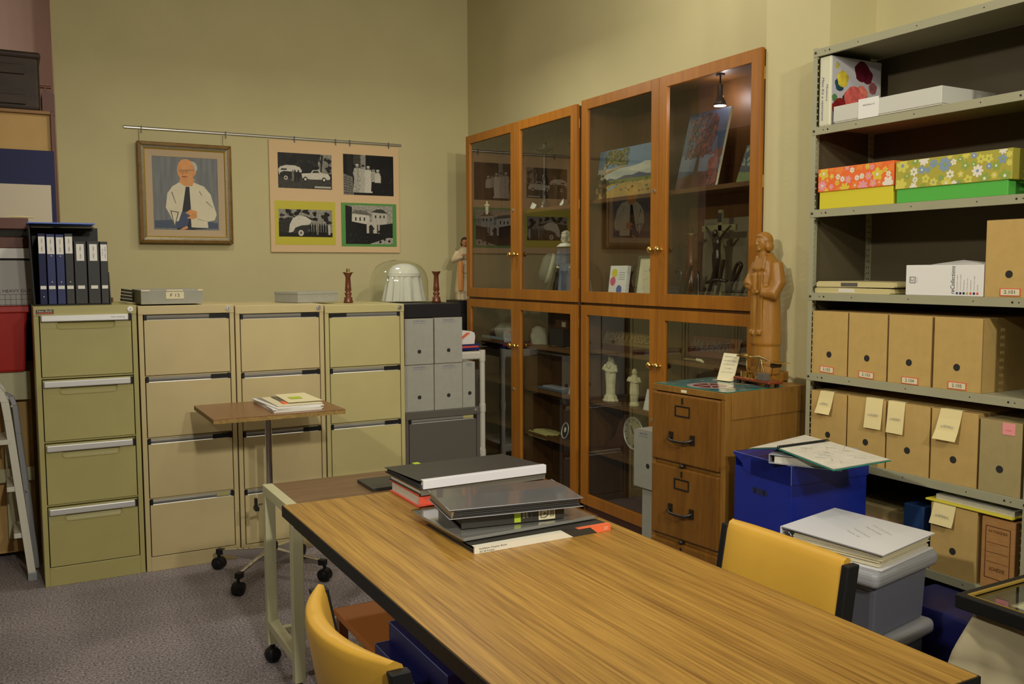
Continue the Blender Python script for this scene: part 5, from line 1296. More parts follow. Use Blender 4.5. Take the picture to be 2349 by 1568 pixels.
t = shelf_box('greener archive box with a small pink note, right end of the note row', 1.712, 1.555 + 0.02, 0.804, 0.226, M_cardd, gr6, hole=0.34)
pn = G().box(0.005, -0.0014, 0.186, 0.045, -0.0004, 0.222, M_pink).build('pink_note', t)
text('note_lettering', 'check', M_redp, pn, (0.025, -0.0018, 0.200), 0.02, 0.004)
t = shelf_box('brown archive box with a square cream note on the bottom shelf', 1.872, 1.706, 0.504, 0.226, M_card, gr6, hole=0.36, note=(-0.030, 0.078, 0.068, 0.03, M_note, 'o/SMALL'))
t = shelf_box('wood-patterned archive box with a printed border on the bottom shelf', 1.694, 1.585, 0.504, 0.222, M_cardp, gr6, hole=0)
bd = framed(G(), 0.040, 0.082, 0.002, -0.0008, -0.0008, M_rbrown).build('printed_border', t, 0, (0, 0, 0.115))
text('print_lettering', 'FILE STORAGE BOX', M_rbrown, bd, (0, -0.001, 0.066), 0.06, 0.008); text('print_lettering', 'ADHESIVE', M_rbrown, bd, (0, -0.001, -0.052), 0.05, 0.012)
for z in (0.03, 0.0, -0.03): G().box(-0.034, -0.0008, z, 0.034, -0.0004, z + 0.001, M_rbrown).build('print_rule', bd)
# yellow folder pile above the two
t = thing('yellow_folder', 'yellow edged folder with papers lying on top of the bottom-shelf boxes', 'folder', (2.72, 1.725, 0.7345), -90)
G().box(-0.165, -0.12, 0, 0.130, 0.16, 0.006, mat('yellow_folder_card', (0.72, 0.62, 0.05, 1), 0.6)).build('folder', t, 0.001)
G().box(-0.14, -0.10, 0.006, 0.125, 0.15, 0.022, M_page).build('papers', t)
o = G().box(2.615, 1.905, 0.5045, 2.85, 1.982, 0.700, mat('slate_blue_folder', (0.012, 0.04, 0.13, 1), 0.5)).build('blue_box_file', None, 0.003); tag(o, 'dark blue box file standing left of the noted box on the bottom shelf', 'box file')
t = thing('olive_carton', 'olive carton with a pink lining strip at the left of the bottom shelf', 'carton', (2.66, 2.14, 0.5045), -90)
G().box(-0.12, 0, 0, 0.145, 0.22, 0.145, M_cardd).build('carton_body', t, 0.003); G().box(-0.11, -0.016, 0, 0.135, -0.001, 0.105, mat('dusty_pink_card', (0.42, 0.22, 0.20, 1), 0.7)).build('pink_strip', t)

# top shelf: kit box and white lid box
t = thing('kit_box', 'white box with a rose picture on its side and handwriting on its spine, top shelf', 'box', (SX + 0.006, 2.360, 2.0075), -90)
M_kit = mat('kit_box_cream', (0.66, 0.65, 0.48, 1), 0.35)
G().box(-0.026, 0, 0, 0.028, 0.27, 0.250, M_kit).build('box_body', t, 0.006)
G().box(0.0282, 0.006, 0.004, 0.0292, 0.262, 0.246, mat('lilac_panel', (0.50, 0.49, 0.52, 1), 0.3)).build('side_panel', t)
g = G()


def kf(y, z, r, m, n=14, k=0, squ=1.0): g.add([(0.0294 + 0.0002 * k, y + r * squ * math.cos(2 * PI * i / n) * (1 + 0.12 * math.sin(5 * 2 * PI * i / n)), z + r * math.sin(2 * PI * i / n)) for i in range(n)], [tuple(range(n))], m)


for (y, z, r, m) in ((0.05, 0.06, 0.042, (0.20, 0.01, 0.012)), (0.08, 0.10, 0.02, (0.01, 0.03, 0.03)), (0.12, 0.10, 0.05, (0.62, 0.12, 0.10)), (0.16, 0.12, 0.035, (0.72, 0.20, 0.14)), (0.06, 0.17, 0.030, (0.60, 0.48, 0.05)), (0.045, 0.15, 0.025, (0.02, 0.07, 0.10)), (0.16, 0.205, 0.038, (0.09, 0.004, 0.015)), (0.19, 0.19, 0.028, (0.12, 0.006, 0.02)), (0.22, 0.15, 0.022, (0.25, 0.08, 0.08)), (0.12, 0.05, 0.02, (0.6, 0.45, 0.05)), (0.02, 0.10, 0.014, (0.10, 0.22, 0.08)), (0.03, 0.215, 0.012, (0.45, 0.42, 0.12))):
    kf(y, z, r, mat('rose_print_%d' % int(y * 1000 + z * 7000), m + (1,), 0.4, var=0.35, vs=40), 16, r * 10)
g.build('rose_print', t)
text('spine_handwriting', 'Mass Kit e vestments', M_inkb, t, (-0.007, -0.0008, 0.10), 0.155, 0.010, (90, 90, 0), shear=0.3)
text('spine_handwriting', 'Miniature', M_inkb, t, (0.012, -0.0008, 0.12), 0.06, 0.008, (90, 90, 0), shear=0.3)
t = thing('lidded_box', 'long shallow white box with a paper card, lying on the top shelf', 'box', (SX + 0.006, 2.098, 2.0105), -90)
G().box(-0.213, 0, 0, 0.213, 0.27, 0.052, M_whitep).build('box_body', t, 0.001)
G().box(-0.216, -0.003, 0.004, 0.216, 0.273, 0.0595, mat('pale_grey_lid', (0.60, 0.60, 0.54, 1), 0.6)).build('lid', t, 0.002)
lb = G().box(-0.106, -0.0045, -0.001, -0.022, -0.0032, 0.0665, M_white).build('paper_card', t)
text('card_lettering', 'MINISTERIAL KIT', M_ink, lb, (-0.062, -0.0048, 0.043), 0.05, 0.005)
# flower boxes
FL = [mat('flower_white', (0.78, 0.74, 0.62, 1), 0.6), mat('flower_yellow', (0.72, 0.55, 0.05, 1), 0.6), mat('flower_pink', (0.80, 0.32, 0.36, 1), 0.6), mat('flower_orange', (0.85, 0.24, 0.04, 1), 0.6)]
FG = [FL[0], mat('flower_lemon', (0.66, 0.60, 0.10, 1), 0.6), mat('flower_leaf', (0.26, 0.38, 0.06, 1), 0.6), mat('flower_blue', (0.22, 0.32, 0.46, 1), 0.6)]


def flower_lid(t, x0, x1, d, z0, z1, base, pal, seed):
    lid = G().box(x0, -0.004, z0, x1, d, z1, base).build('lid', t, 0.0015)
    rs = random.Random(seed); g = G(); placed = []; k = 0
    for tries in range(900):
        r = rs.choice([0.011, 0.015, 0.020, 0.024]); x, z = rs.uniform(x0 + 0.004, x1 - 0.004), rs.uniform(z0 + 0.002, z1 - 0.002)
        if any((x - a) ** 2 + (z - b) ** 2 < (0.82 * (r + c)) ** 2 for a, b, c in placed): continue
        placed.append((x, z, r)); k += 1
        m = rs.choice(pal); ce = rs.choice([q for q in pal if q != m]); n = rs.choice([5, 6, 6, 8]); a0 = rs.uniform(0, 6)
        pts = []
        for i in range(n * 6):
            a = a0 + 2 * PI * i / (n * 6); q = r * (0.62 + 0.38 * abs(math.sin(n * (a - a0) / 2)))
            pts.append((min(x1 - 0.0015, max(x0 + 0.0015, x + q * math.cos(a))), min(z1 - 0.0015, max(z0 + 0.0015, z + q * math.sin(a)))))
        g.flat(pts, -0.0043 - k * 1e-6, m); g.flat(ell(x, z, r * 0.25, r * 0.25, 10), -0.0047 - k * 1e-6, ce) if x0 + r < x < x1 - r and z0 + r * .3 < z < z1 - r * .3 else None
    g.build('flower_print', lid)


t = thing('flower_box', 'yellow box with an orange flower-print lid on the second shelf', 'box', (SX + 0.006, 2.214, 1.7085), -90)
G().box(-0.158, 0, 0, 0.158, 0.25, 0.12, M_yellow).build('box_body', t, 0.002)
flower_lid(t, -0.162, 0.162, 0.254, 0.062, 0.145, mat('lid_orange', (0.85, 0.16, 0.03, 1), 0.6), FL, 21)
t = thing('flower_box', 'long green box with a mustard flower-print lid on the second shelf', 'box', (SX + 0.006, 1.845, 1.7085), -90)
G().box(-0.196, 0, 0, 0.192, 0.25, 0.11, M_greenc).build('box_body', t, 0.002)
flower_lid(t, -0.199, 0.205, 0.254, 0.046, 0.138, mat('lid_mustard', (0.42, 0.38, 0.05, 1), 0.6), FG, 22)
# envelopes and reCollections box
for i, (z, d, l) in enumerate(((1.4035, 0.0, 'lower of two thick cream envelopes tied in a stack on the third shelf'), (1.4255, 0.012, 'upper of two thick cream envelopes, top of the stack on the third shelf'))):
    t = thing('document_envelope', l, 'envelope', (SX + 0.008, 2.22 - d, z), -90 + i * 2, 'cream document envelopes')
    G().prism([(-0.165, 0.001), (-0.155, 0.0), (0.16, 0.0), (0.165, 0.003), (0.16, 0.018), (-0.155, 0.0205), (-0.165, 0.015)], 0, 0.24, 'y', mat('buff_envelope', (0.60, 0.52, 0.25, 1), 0.7)).build('envelope', t, 0.003)
    if i == 0 or i == 1: G().box(-0.055, -0.001, 0.003, 0.015, 0.002, 0.016, M_gcab if i else M_whitep).build('window_strip', t)
t = thing('printed_card_box', 'white card box with a coloured list printed up its side on the third shelf', 'box', (SX + 0.006, 1.857, 1.4035), -90)
g = G().box(-0.138, 0, 0, 0.138, 0.26, 0.099, M_white)
g.add([(-0.136, 0, 0.0995), (0.136, 0, 0.0995), (0.136, 0.12, 0.1005), (0.0, 0.10, 0.115), (-0.136, 0.12, 0.1005)], [(0, 1, 2, 3, 4)], M_white)
g.build('box_body', t, 0.002)
text('box_lettering', 'reCollections', M_ink, t, (0.035, -0.0006, 0.050), 0.088, 0.0145, (90, -90, 0), shear=0.25)
for i, (c, L) in enumerate(((M_inkb, 0.05), (M_ink, 0.052), (M_navy, 0.035), (M_olive, 0.04), (M_redp, 0.034), (M_navy, 0.046), (M_redp, 0.02))):
    x = 0.050 + i * 0.0115
    G().box(x - 0.0035, -0.0006, 0.006, x + 0.0035, 0, 0.013, c).build('list_square', t)
    text('list_lettering', 'Conservation supplies'[:int(6 + L * 280)], M_inkg, t, (x, -0.0006, 0.017 + L / 2), L, 0.0042, (90, -90, 0))
framed(G(), 0.0105, 0.0105, 0.0016, -0.0006, -0.0006, M_ink).build('logo_square', t, 0, (-0.112, 0, 0.050))
text('logo_lettering', 'C', M_ink, t, (-0.112, -0.0006, 0.050), 0.009, 0.011, (90, -90, 0)); text('logo_lettering', 'QLD', M_inkg, t, (-0.096, -0.0006, 0.050), 0.018, 0.005, (90, -90, 0))
# ------------------------------------------------------------------ the big table
t = thing('large_table', 'large wood-grain laminate table with black edging in the foreground', 'table', (1.148, 1.945, 0))
hw, hl = 0.407, 0.938
G().box(-hw, -hl, 0.700, hw, hl, 0.730, M_table).build('table_top', t, 0.002)
g = G()
g.box(-hw - 0.004, -hl - 0.004, 0.692, -hw, hl + 0.004, 0.7285, M_black).box(hw, -hl - 0.004, 0.692, hw + 0.004, hl + 0.004, 0.7285, M_black)
g.box(-hw, -hl - 0.004, 0.692, hw, -hl, 0.7285, M_black).box(-hw, hl, 0.692, hw, hl + 0.004, 0.7285, M_black)
g.build('edge_trim', t, 0.0015)
G().box(-hw + 0.02, -hl + 0.05, 0.665, -hw + 0.045, hl - 0.05, 0.70, M_black).box(hw - 0.045, -hl + 0.05, 0.665, hw - 0.02, hl - 0.05, 0.70, M_black).build('under_rail', t)
for y in (-hl + 0.12, hl - 0.10):
    for x in (0.20, 0.30): G().cyl((x, y, 0), (x, y, 0.70), 0.014, M_black, n=14).build('leg', t)
    G().cyl((0.20, y, 0.20), (0.30, y, 0.20), 0.010, M_black, n=12).build('stretcher', t)
ZT = 0.7305
# rear pile of books
o = thing('red_book', 'large red-covered book at the bottom of the rear pile on the table', 'book', (1.343, 2.755, ZT), 0)
G().box(-0.232, -0.130, 0, 0.232, 0.125, 0.005, M_redp).box(-0.232, -0.130, 0.037, 0.232, 0.125, 0.042, M_redp).box(-0.232, -0.130, 0, 0.232, -0.1255, 0.042, M_redp).build('cover', o, 0.001)
G().box(-0.226, -0.124, 0.005, 0.226, 0.120, 0.037, M_page).build('page_block', o)
o = thing('grey_display_book', 'thin dark grey display book between the red book and the white-spined one', 'book', (1.345, 2.752, ZT + 0.0425), 1)
G().box(-0.235, -0.135, 0, 0.232, 0.13, 0.004, M_blackc).box(-0.235, -0.135, 0.018, 0.232, 0.13, 0.022, M_blackc).box(-0.235, -0.137, 0, 0.232, -0.132, 0.022, mat('grey_spine', (0.16, 0.15, 0.12, 1), 0.4)).build('cover', o, 0.001)
G().box(-0.230, -0.130, 0.004, 0.228, 0.124, 0.018, M_page).build('pages', o)
o = thing('black_display_book', 'black display book with a broad white spine, topmost of the rear pile', 'book', (1.340, 2.750, ZT + 0.065), 0.8)
G().box(-0.238, -0.14, 0, 0.232, 0.150, 0.004, M_blackc).add([(-0.238, -0.14, 0.028), (0.232, -0.14, 0.028), (0.226, 0.150, 0.016), (-0.242, 0.150, 0.018)], [(0, 1, 2, 3)], M_blackc).add([(-0.238, -0.14, 0.0265), (0.232, -0.14, 0.0265), (0.226, 0.150, 0.0145), (-0.242, 0.150, 0.0165)], [(3, 2, 1, 0)], M_blackc).build('cover', o)
G().box(-0.232, -0.138, 0.004, 0.226, 0.145, 0.013, M_char).build('pockets', o)
G().prism([(-0.139, 0.0285), (-0.1455, 0.026), (-0.1455, 0.000), (-0.1425, 0.000), (-0.1425, 0.024)], -0.226, 0.234, 'x', M_wbind).box(-0.226, -0.146, -0.000, 0.234, -0.1255, 0.0295, M_wbind).build('white_spine', o, 0.0015)
lb = G().box(-0.222, 0.075, 0.0208, -0.168, 0.110, 0.0215, M_white, Tm((0, 0, 0.001), 0, -2.3)).build('paper_label', o)
text('label_lettering', 'B.M.H.', M_ink, lb, (-0.195, 0.094, 0.0262), 0.03, 0.008, (-2.4, 0, 0))
o2 = G().box(0.0 - 0.13, 0.14, 0.015, -0.108, 0.165, 0.0185, M_lime).build('page_marker', o)
# front pile
o = thing('white_display_book', 'large display book with white spine and orange corner, bottom of the front pile', 'book', (1.278, 2.275, ZT), 0.5)
G().box(-0.224, -0.150, 0, 0.222, 0.165, 0.003, M_blackc).add([(-0.224, -0.150, 0.018), (0.222, -0.150, 0.018), (0.222, 0.165, 0.010), (-0.224, 0.165, 0.010)], [(0, 1, 2, 3)], M_blackc).build('cover', o)
G().box(-0.220, -0.148, 0.003, 0.220, 0.158, 0.009, M_clear).build('pockets', o)
g = G().box(-0.224, -0.156, 0.0, 0.092, -0.150, 0.019, M_whitep)
g.prism([(0.092, 0.0), (0.175, 0.0), (0.15, 0.019), (0.06, 0.019), (0.092, 0.0)][:4], -0.1563, -0.150, 'y', M_blackc).box(0.150, -0.156, 0.0, 0.222, -0.150, 0.019, M_orange)
g.box(-0.224, -0.156, 0.0185, 0.06, -0.138, 0.0195, M_whitep).box(0.06, -0.156, 0.0185, 0.11, -0.138, 0.0195, M_blackc).box(0.11, -0.156, 0.0185, 0.222, -0.138, 0.0195, M_orange)
sp_ = g.build('printed_spine', o)
text('spine_lettering', 'Refillable Display Book', M_ink, sp_, (-0.168, -0.1568, 0.0125), 0.085, 0.006); text('spine_lettering', 'A3 20 Pocket', M_ink, sp_, (-0.187, -0.1568, 0.0045), 0.046, 0.0052)
text('spine_lettering', '20', M_offw, sp_, (0.205, -0.1568, 0.0095), 0.012, 0.009)
o = thing('clear_folder', 'clear plastic folder with grey sheets under the black binder', 'folder', (1.262, 2.345, ZT + 0.020), 1.5)
G().box(-0.215, -0.165, 0, 0.225, 0.17, 0.008, mat('grey_sheets', (0.30, 0.30, 0.28, 1), 0.3)).build('sheets', o, 0.001)
G().box(-0.222, -0.170, 0.0, 0.236, 0.178, 0.011, M_clear).build('plastic_cover', o, 0.002)
o = thing('black_ring_binder', 'black ring binder with a green spine label in the front pile', 'ring binder', (1.257, 2.385, ZT + 0.0315), -8)
G().box(-0.158, -0.160, 0, 0.160, 0.10, 0.003, M_black).box(-0.158, -0.160, 0.041, 0.160, 0.10, 0.044, M_black).box(-0.158, -0.162, 0, 0.160, -0.158, 0.044, M_blackc).build('cover', o, 0.0015)
G().box(-0.150, -0.155, 0.004, 0.152, 0.095, 0.040, M_gcab).build('pages', o)
lb = G().box(0.002, -0.1635, 0.003, 0.022, -0.162, 0.041, M_lime).build('green_label', o)
text('spine_lettering', 'INSERT\nBINDER', M_offw, o, (0.036, -0.1628, 0.023), 0.020, 0.016, (90, 90, 0)); text('spine_lettering', '25mm', M_inkg, o, (0.056, -0.1628, 0.020), 0.012, 0.006, (90, 90, 0))
l2 = G().box(0.078, -0.1635, 0.003, 0.130, -0.162, 0.041, M_offw).build('white_label', o)
G().tube([(0.096 + a, -0.1642, 0.022 + b) for a, b in ((-0.011, -0.012), (-0.011, 0.012), (0.003, 0.012), (0.011, 0.006), (0.011, -0.006), (0.003, -0.012))], 0.0012, M_ink, 6, closed=True).build('ring_symbol', l2)
text('ring_lettering', '4', M_ink, l2, (0.096, -0.1640, 0.022), 0.009, 0.013, (90, 90, 0))
for i in range(9): 
    if i != 4: G().box(0.114 + i * 0.0014, -0.1638, 0.010, 0.1147 + i * 0.0014, -0.1634, 0.034, M_ink).build('bar_mark', l2)
o = thing('clear_portfolio', 'thick glossy clear-covered portfolio, topmost of the front pile', 'folder', (1.243, 2.290, ZT + 0.076), -9)
for i in range(4): G().box(-0.192 + i * 0.002, -0.108, 0.001 + i * 0.0055, 0.192 - i * 0.002, 0.12, 0.0045 + i * 0.0055, M_char if i % 2 else M_blackc).build('pocket_leaf', o)
G().box(-0.195, -0.104, 0.0, -0.165, 0.122, 0.024, mat('brown_pages', (0.22, 0.18, 0.13, 1), 0.5)).build('page_edge', o)
G().add([(-0.202, -0.112, 0.0245), (0.2, -0.112, 0.0245), (0.203, 0.02, 0.029), (0.2, 0.128, 0.026), (-0.2, 0.128, 0.026), (-0.203, 0.02, 0.029)], [(0, 1, 2, 5), (5, 2, 3, 4)], mat('glossy_grey_vinyl', (0.13, 0.13, 0.135, 1), 0.06, spec=0.9)).add([(-0.202, -0.112, 0.0), (0.2, -0.112, 0.0), (0.2, 0.128, 0.0), (-0.2, 0.128, 0.0)], [(0, 1, 2, 3)], M_blackc).tube([(-0.2, 0.128, 0.026), (-0.202, -0.112, 0.0245), (0.2, -0.112, 0.0245), (0.2, 0.128, 0.026)], 0.0014, M_lid, 6).tube([(-0.2, 0.128, 0.0), (-0.202, -0.112, 0.0), (0.2, -0.112, 0.0)], 0.0014, M_lid, 6).build('vinyl_cover', o)

# ------------------------------------------------------------------ cream steel trolley desk behind the table
t = thing('trolley_desk', 'cream steel frame desk on castors with a walnut top, behind the large table', 'desk', (0.812, 3.175, 0))
for x in (0.0, 0.75):
    for y in (-0.18, 0.19):
        G().box(x - 0.019, y - 0.019, 0.075, x + 0.019, y + 0.019, 0.65, M_cream).build('leg', t, 0.002)
    G().box(x - 0.019, -0.199, 0.65, x + 0.019, 0.209, 0.688, M_cream).build('top_rail', t, 0.002)
    G().box(x - 0.019, -0.161, 0.140, x + 0.019, 0.171, 0.172, M_cream).build('lower_rail', t, 0.002)
G().box(0.019, 0.08, 0.142, 0.731, 0.108, 0.170, M_cream).build('stretcher', t, 0.002)
G().box(0.020, -0.195, 0.668, 0.730, 0.205, 0.687, M_desk).build('desk_top', t, 0.001)


def castor(par, x, y, r=0.032, h=0.075, a=0):
    T = Tm((x, y, 0), a)
    c = G().cyl((0, -0.012, r), (0, 0.012, r), r, M_black, n=20, T=T).sph((0, 0, r + 0.004), (r * 0.9, 0.022, r * 0.9), M_black, 14, T)
    c.cyl((0, 0, r), (0, 0, h), 0.010, M_black, n=12, T=T)
    c.build('castor', par)


for x in (0.0, 0.75):
    for y in (-0.18, 0.19): castor(t, x, y, 0.03, 0.076)
o = G().box(1.115, 3.07, 0.6875, 1.44, 3.235, 0.7, M_blackc).build('black_folder', None, 0.002); tag(o, 'flat black folder lying on the walnut trolley desk', 'folder')

# ------------------------------------------------------------------ small table on a star base
t = thing('wheeled_table', 'small brown-topped table on a chrome four-star base with castors', 'table', (1.06, 4.37, 0))
G().box(-0.315, -0.320, 0.820, 0.285, 0.165, 0.840, M_edge).box(-0.3155, -0.3205, 0.838, 0.2855, 0.1655, 0.842, M_desk2).build('table_top', t, 0.001)
G().cyl((0, 0, 0.10), (0, 0, 0.80), 0.0165, M_chrome, n=20).build('pole', t)
G().cyl((0, 0, 0.785), (0, 0, 0.822), 0.024, M_black).cyl((0, 0, 0.34), (0, 0, 0.385), 0.024, M_black).build('collar', t)
kn = G().tube([(-0.02, -0.01, 0.362), (-0.06, -0.02, 0.362)], 0.007, M_chrome).box(-0.082, -0.045, 0.335, -0.062, 0.0, 0.355, M_black).box(-0.080, -0.03, 0.340, -0.066, -0.012, 0.395, M_black).build('clamp_knob', t, 0.004)
G().cyl((0, 0, 0.055), (0, 0, 0.155), 0.033, M_black, n=24).sph((0, 0, 0.155), (0.033, 0.033, 0.018), M_black, 16).build('hub', t)
for a in (47, 135, 226, 312):
    T = Tm((0, 0, 0), a)
    lg = G().hexa([(0.03, -0.014, 0.062), (0.285, -0.010, 0.082), (0.285, 0.010, 0.082), (0.03, 0.014, 0.062)], [(0.03, -0.014, 0.135), (0.285, -0.010, 0.10), (0.285, 0.010, 0.10), (0.03, 0.014, 0.135)], M_chrome, T).build('base_leg', t, 0.003)
    c = G().box(0.27, -0.014, 0.078, 0.305, 0.014, 0.104, M_black, T).cyl((0.298, -0.02, 0.031), (0.298, 0.02, 0.031), 0.031, M_black, n=24, T=T).sph((0.298, 0, 0.031), (0.031, 0.027, 0.031), M_black, 16, T).cyl((0.298, 0, 0.05), (0.298, 0, 0.09), 0.008, M_black, n=10, T=T)
    c.build('castor', t)
# papers
t = thing('magazine_pile', 'pile of white magazines and papers on the small wheeled table', 'papers', (1.143, 4.315, 0.8425), 0)
for i, (a, b, c, m) in enumerate(((0, 0, 0, M_white), (2, 0.002, 0.004, M_whitep), (-2, 0.004, 0.006, M_white), (4, 0.0, 0.008, M_white))):
    G().box(-0.12, -0.215, 0, 0.105, 0.175, 0.0045, m, Tm((b, c, i * 0.005), a)).build('magazine', t)
G().box(-0.08, -0.16, 0, -0.045, 0.17, 0.0005, M_inkg, Tm((-0.02, 0.0, 0.0205), 4)).build('cover_strip', t)
o = thing('manila_folder', 'cream manila folder with a lime sticky note, topmost on the small table', 'folder', (1.165, 4.315, 0.864), 0)
G().box(-0.115, -0.17, 0, 0.10, 0.15, 0.003, M_offw).add([(-0.05, -0.13, 0.008), (0.115, -0.13, 0.008), (0.105, 0.16, 0.012), (-0.045, 0.155, 0.012)], [(0, 1, 2, 3)], M_manila).add([(-0.05, -0.13, 0.006), (0.115, -0.13, 0.006), (0.105, 0.16, 0.010), (-0.045, 0.155, 0.010)], [(3, 2, 1, 0)], M_manila).build('folder', o)
G().box(-0.012, -0.03, 0.0112, 0.045, 0.04, 0.0118, M_lime).build('sticky_note', o)
G().box(-0.075, -0.13, 0.003, -0.055, -0.06, 0.008, M_orange).box(-0.07, -0.06, 0.003, -0.052, 0.13, 0.007, M_gcab).build('paper_slips', o)


# ------------------------------------------------------------------ chairs (seat faces +X in local frame, backrest at local x<0)
def chair(label, loc, rz, seat_m, curve, tilt, top=0.805, hpad=0.235, wd=0.47, group='yellow vinyl chairs'):
    t = thing('padded_chair', label, 'chair', loc, rz, group)
    # backrest pad: curved cushion
    n = 20; secs = 12; vs = []; th = 0.027
    for i in range(n + 1):
        u = -1 + 2 * i / n
        y = u * wd / 2; bx = curve * (1 - u * u) * -1
        ta = math.atan2(-2 * u * curve * -1, wd / 2)
        nx, ny = math.cos(ta * 0.8), -math.sin(ta * 0.8)
        e = 1 - 0.35 * abs(u) ** 8
        for k in range(secs):
            a = 2 * PI * k / secs
            cz = math.sin(a); cx = math.cos(a)
            # superellipse section
            sx = math.copysign(abs(cx) ** 0.55, cx) * th * e; sz = math.copysign(abs(cz) ** 0.35, cz) * hpad / 2
            z = top - hpad / 2 + sz; off = -(z - 0.46) * math.tan(R(tilt))
            vs.append((bx + off + sx * nx, y + sx * ny * -1, z))
    fs = []
    for i in range(n):
        for k in range(secs): fs.append((i * secs + k, i * secs + (k + 1) % secs, (i + 1) * secs + (k + 1) % secs, (i + 1) * secs + k))
    g = G().add(vs, fs, M_vinyl, True).add(vs, [tuple(range(secs))[::-1], tuple(range(n * secs, (n + 1) * secs))], M_vinyl)
    g.build('backrest', t, 0.006)
    # side frames
    for s in (-1, 1):
        yy = s * (wd / 2 + 0.011)

        def ox(z): return -(z - 0.46) * math.tan(R(tilt))
        a, b = 0.40, top - 0.004 - (0.01)
        G().hexa([(ox(a) - 0.02, yy - 0.011, a), (ox(a) + 0.02, yy - 0.011, a), (ox(a) + 0.02, yy + 0.011, a), (ox(a) - 0.02, yy + 0.011, a)],
                 [(ox(b) - 0.02, yy - 0.011, b), (ox(b) + 0.02, yy - 0.011, b), (ox(b) + 0.02, yy + 0.011, b), (ox(b) - 0.02, yy + 0.011, b)], M_black).build('back_post', t, 0.003)
        for x in (0.02, 0.42): G().box(x - 0.012, yy - 0.010, 0, x + 0.012, yy + 0.010, 0.42, M_black).build('leg', t, 0.002)
        G().box(0.0, yy - 0.010, 0.405, 0.43, yy + 0.010, 0.43, M_black).build('side_rail', t, 0.002)
    G().box(0.02, -wd / 2, 0.418, 0.45, wd / 2, 0.475, seat_m).build('seat', t, 0.02, seg=3)
    return t


chair('yellow vinyl chair in the left foreground, its curved back towards the viewer', (0.628, 1.670, 0), 0, M_vinylo, 0.062, 11, wd=0.45, hpad=0.26)
chair('yellow vinyl chair on the far side of the table, in front of the grey tub', (1.700, 1.680, 0), 180, M_vinyl, 0.008, 9, top=0.79, wd=0.40, hpad=0.25)
t = thing('low_bench', 'low orange-brown wooden bench under the large table', 'bench', (1.00, 2.362, 0), 0)
G().box(-0.13, -0.42, 0.372, 0.16, 0.42, 0.395, M_vinylo).build('bench_top', t, 0.004)
for x in (-0.11, 0.14):
    for y in (-0.39, 0.39): G().box(x - 0.015, y - 0.015, 0, x + 0.015, y + 0.015, 0.372, M_turned).build('leg', t)
t = thing('blue_box_file', 'lower dark blue box on the low bench under the large table', 'box', (0.99, 2.125, 0.3955), 0, 'blue boxes on the bench')
G().box(-0.145, -0.21, 0, 0.11, 0.20, 0.055, M_dblue).tube([(-0.145, -0.21, 0.055), (-0.145, 0.20, 0.055), (0.11, 0.20, 0.055)], 0.0012, M_edgeb, 6).build('box_body', t, 0.002)
t = thing('blue_box_file', 'upper dark blue box stacked on the other under the large table', 'box', (0.995, 2.11, 0.4515), 0, 'blue boxes on the bench')
G().box(-0.115, -0.195, 0, 0.12, 0.195, 0.062, M_dblue).tube([(-0.115, -0.195, 0.062), (-0.115, 0.195, 0.062), (0.12, 0.195, 0.062)], 0.0012, M_edgeb, 6).build('box_body', t, 0.002)
o = G().box(1.00, 2.80, 0, 1.20, 2.92, 0.33, M_cardd).box(1.01, 2.81, 0.33, 1.19, 2.91, 0.345, M_rbrown).build('under_table_carton', None, 0.004); tag(o, 'pale carton on the carpet behind the low bench under the table', 'carton')

# ------------------------------------------------------------------ blue archive boxes, tubs, binder, notebook
t = thing('blue_archive_box', 'bright blue lidded archive box with a hand hole, beside the oak cabinet', 'box', (2.205, 2.232, 0.525), -93)
G().box(-0.138, 0, 0, 0.142, 0.34, 0.275, M_blue).build('box_body', t, 0.002)
T = G(); g = G()
x0, x1, d0, d1, za, zb_ = -0.142, 0.146, -0.004, 0.344, 0.262, 0.325
g.add([(x0, d0, zb_), (x1, d0, zb_), (x1, d0, za), (-0.05, d0, za), (-0.085, d0, za + 0.01), (-0.095, d0, za + 0.03), (x0, d0, zb_ - 0.008)], [(0, 6, 5, 4, 3, 2, 1)], M_blue)
g.box(x0, d0 + 0.0005, zb_ - 0.003, x1, d1, zb_, M_blue).box(x1 - 0.003, d0, za, x1, d1, zb_, M_blue).box(x0, d0 + 0.01, za, x0 + 0.003, d1, zb_, M_blue).box(x0, d1 - 0.003, za, x1, d1, zb_, M_blue).box(-0.05, d0, za, x1, d0 + 0.002, zb_, M_blue)
lid = g.build('lid', t)
G().tube([(x1, d0, za), (x1, d0, zb_)], 0.0012, M_edgeb, 6).tube([(x0, d0, zb_), (x1, d0, zb_), (x1, d1, zb_)], 0.0010, M_edgeb, 6).build('lid_edge', lid)
gh = G().box(-0.035, -0.0008, 0.197, 0.020, 0.0005, 0.219, M_navy).cyl((-0.035, -0.0008, 0.208), (-0.035, 0.0005, 0.208), 0.011, M_navy).cyl((0.020, -0.0008, 0.208), (0.020, 0.0005, 0.208), 0.011, M_navy).build('hand_hole', t)
t = thing('lower_blue_box', 'second blue archive box directly under the bright blue lidded one', 'box', (2.205, 2.232, 0), -93)
G().box(-0.14, 0, 0.0, 0.144, 0.34, 0.524, M_blue).build('box_body', t, 0.003)
t = thing('blue_floor_tub', 'dark blue tub on the floor between the grey tubs and the shelving', 'tub', (2.48, 1.62, 0), 0)
G().hexa([(-0.10, -0.22, 0), (0.11, -0.22, 0), (0.11, 0.2, 0), (-0.10, 0.2, 0)], [(-0.10, -0.25, 0.47), (0.115, -0.25, 0.47), (0.115, 0.22, 0.47), (-0.10, 0.22, 0.47)], M_dblue).build('tub_body', t, 0.01)


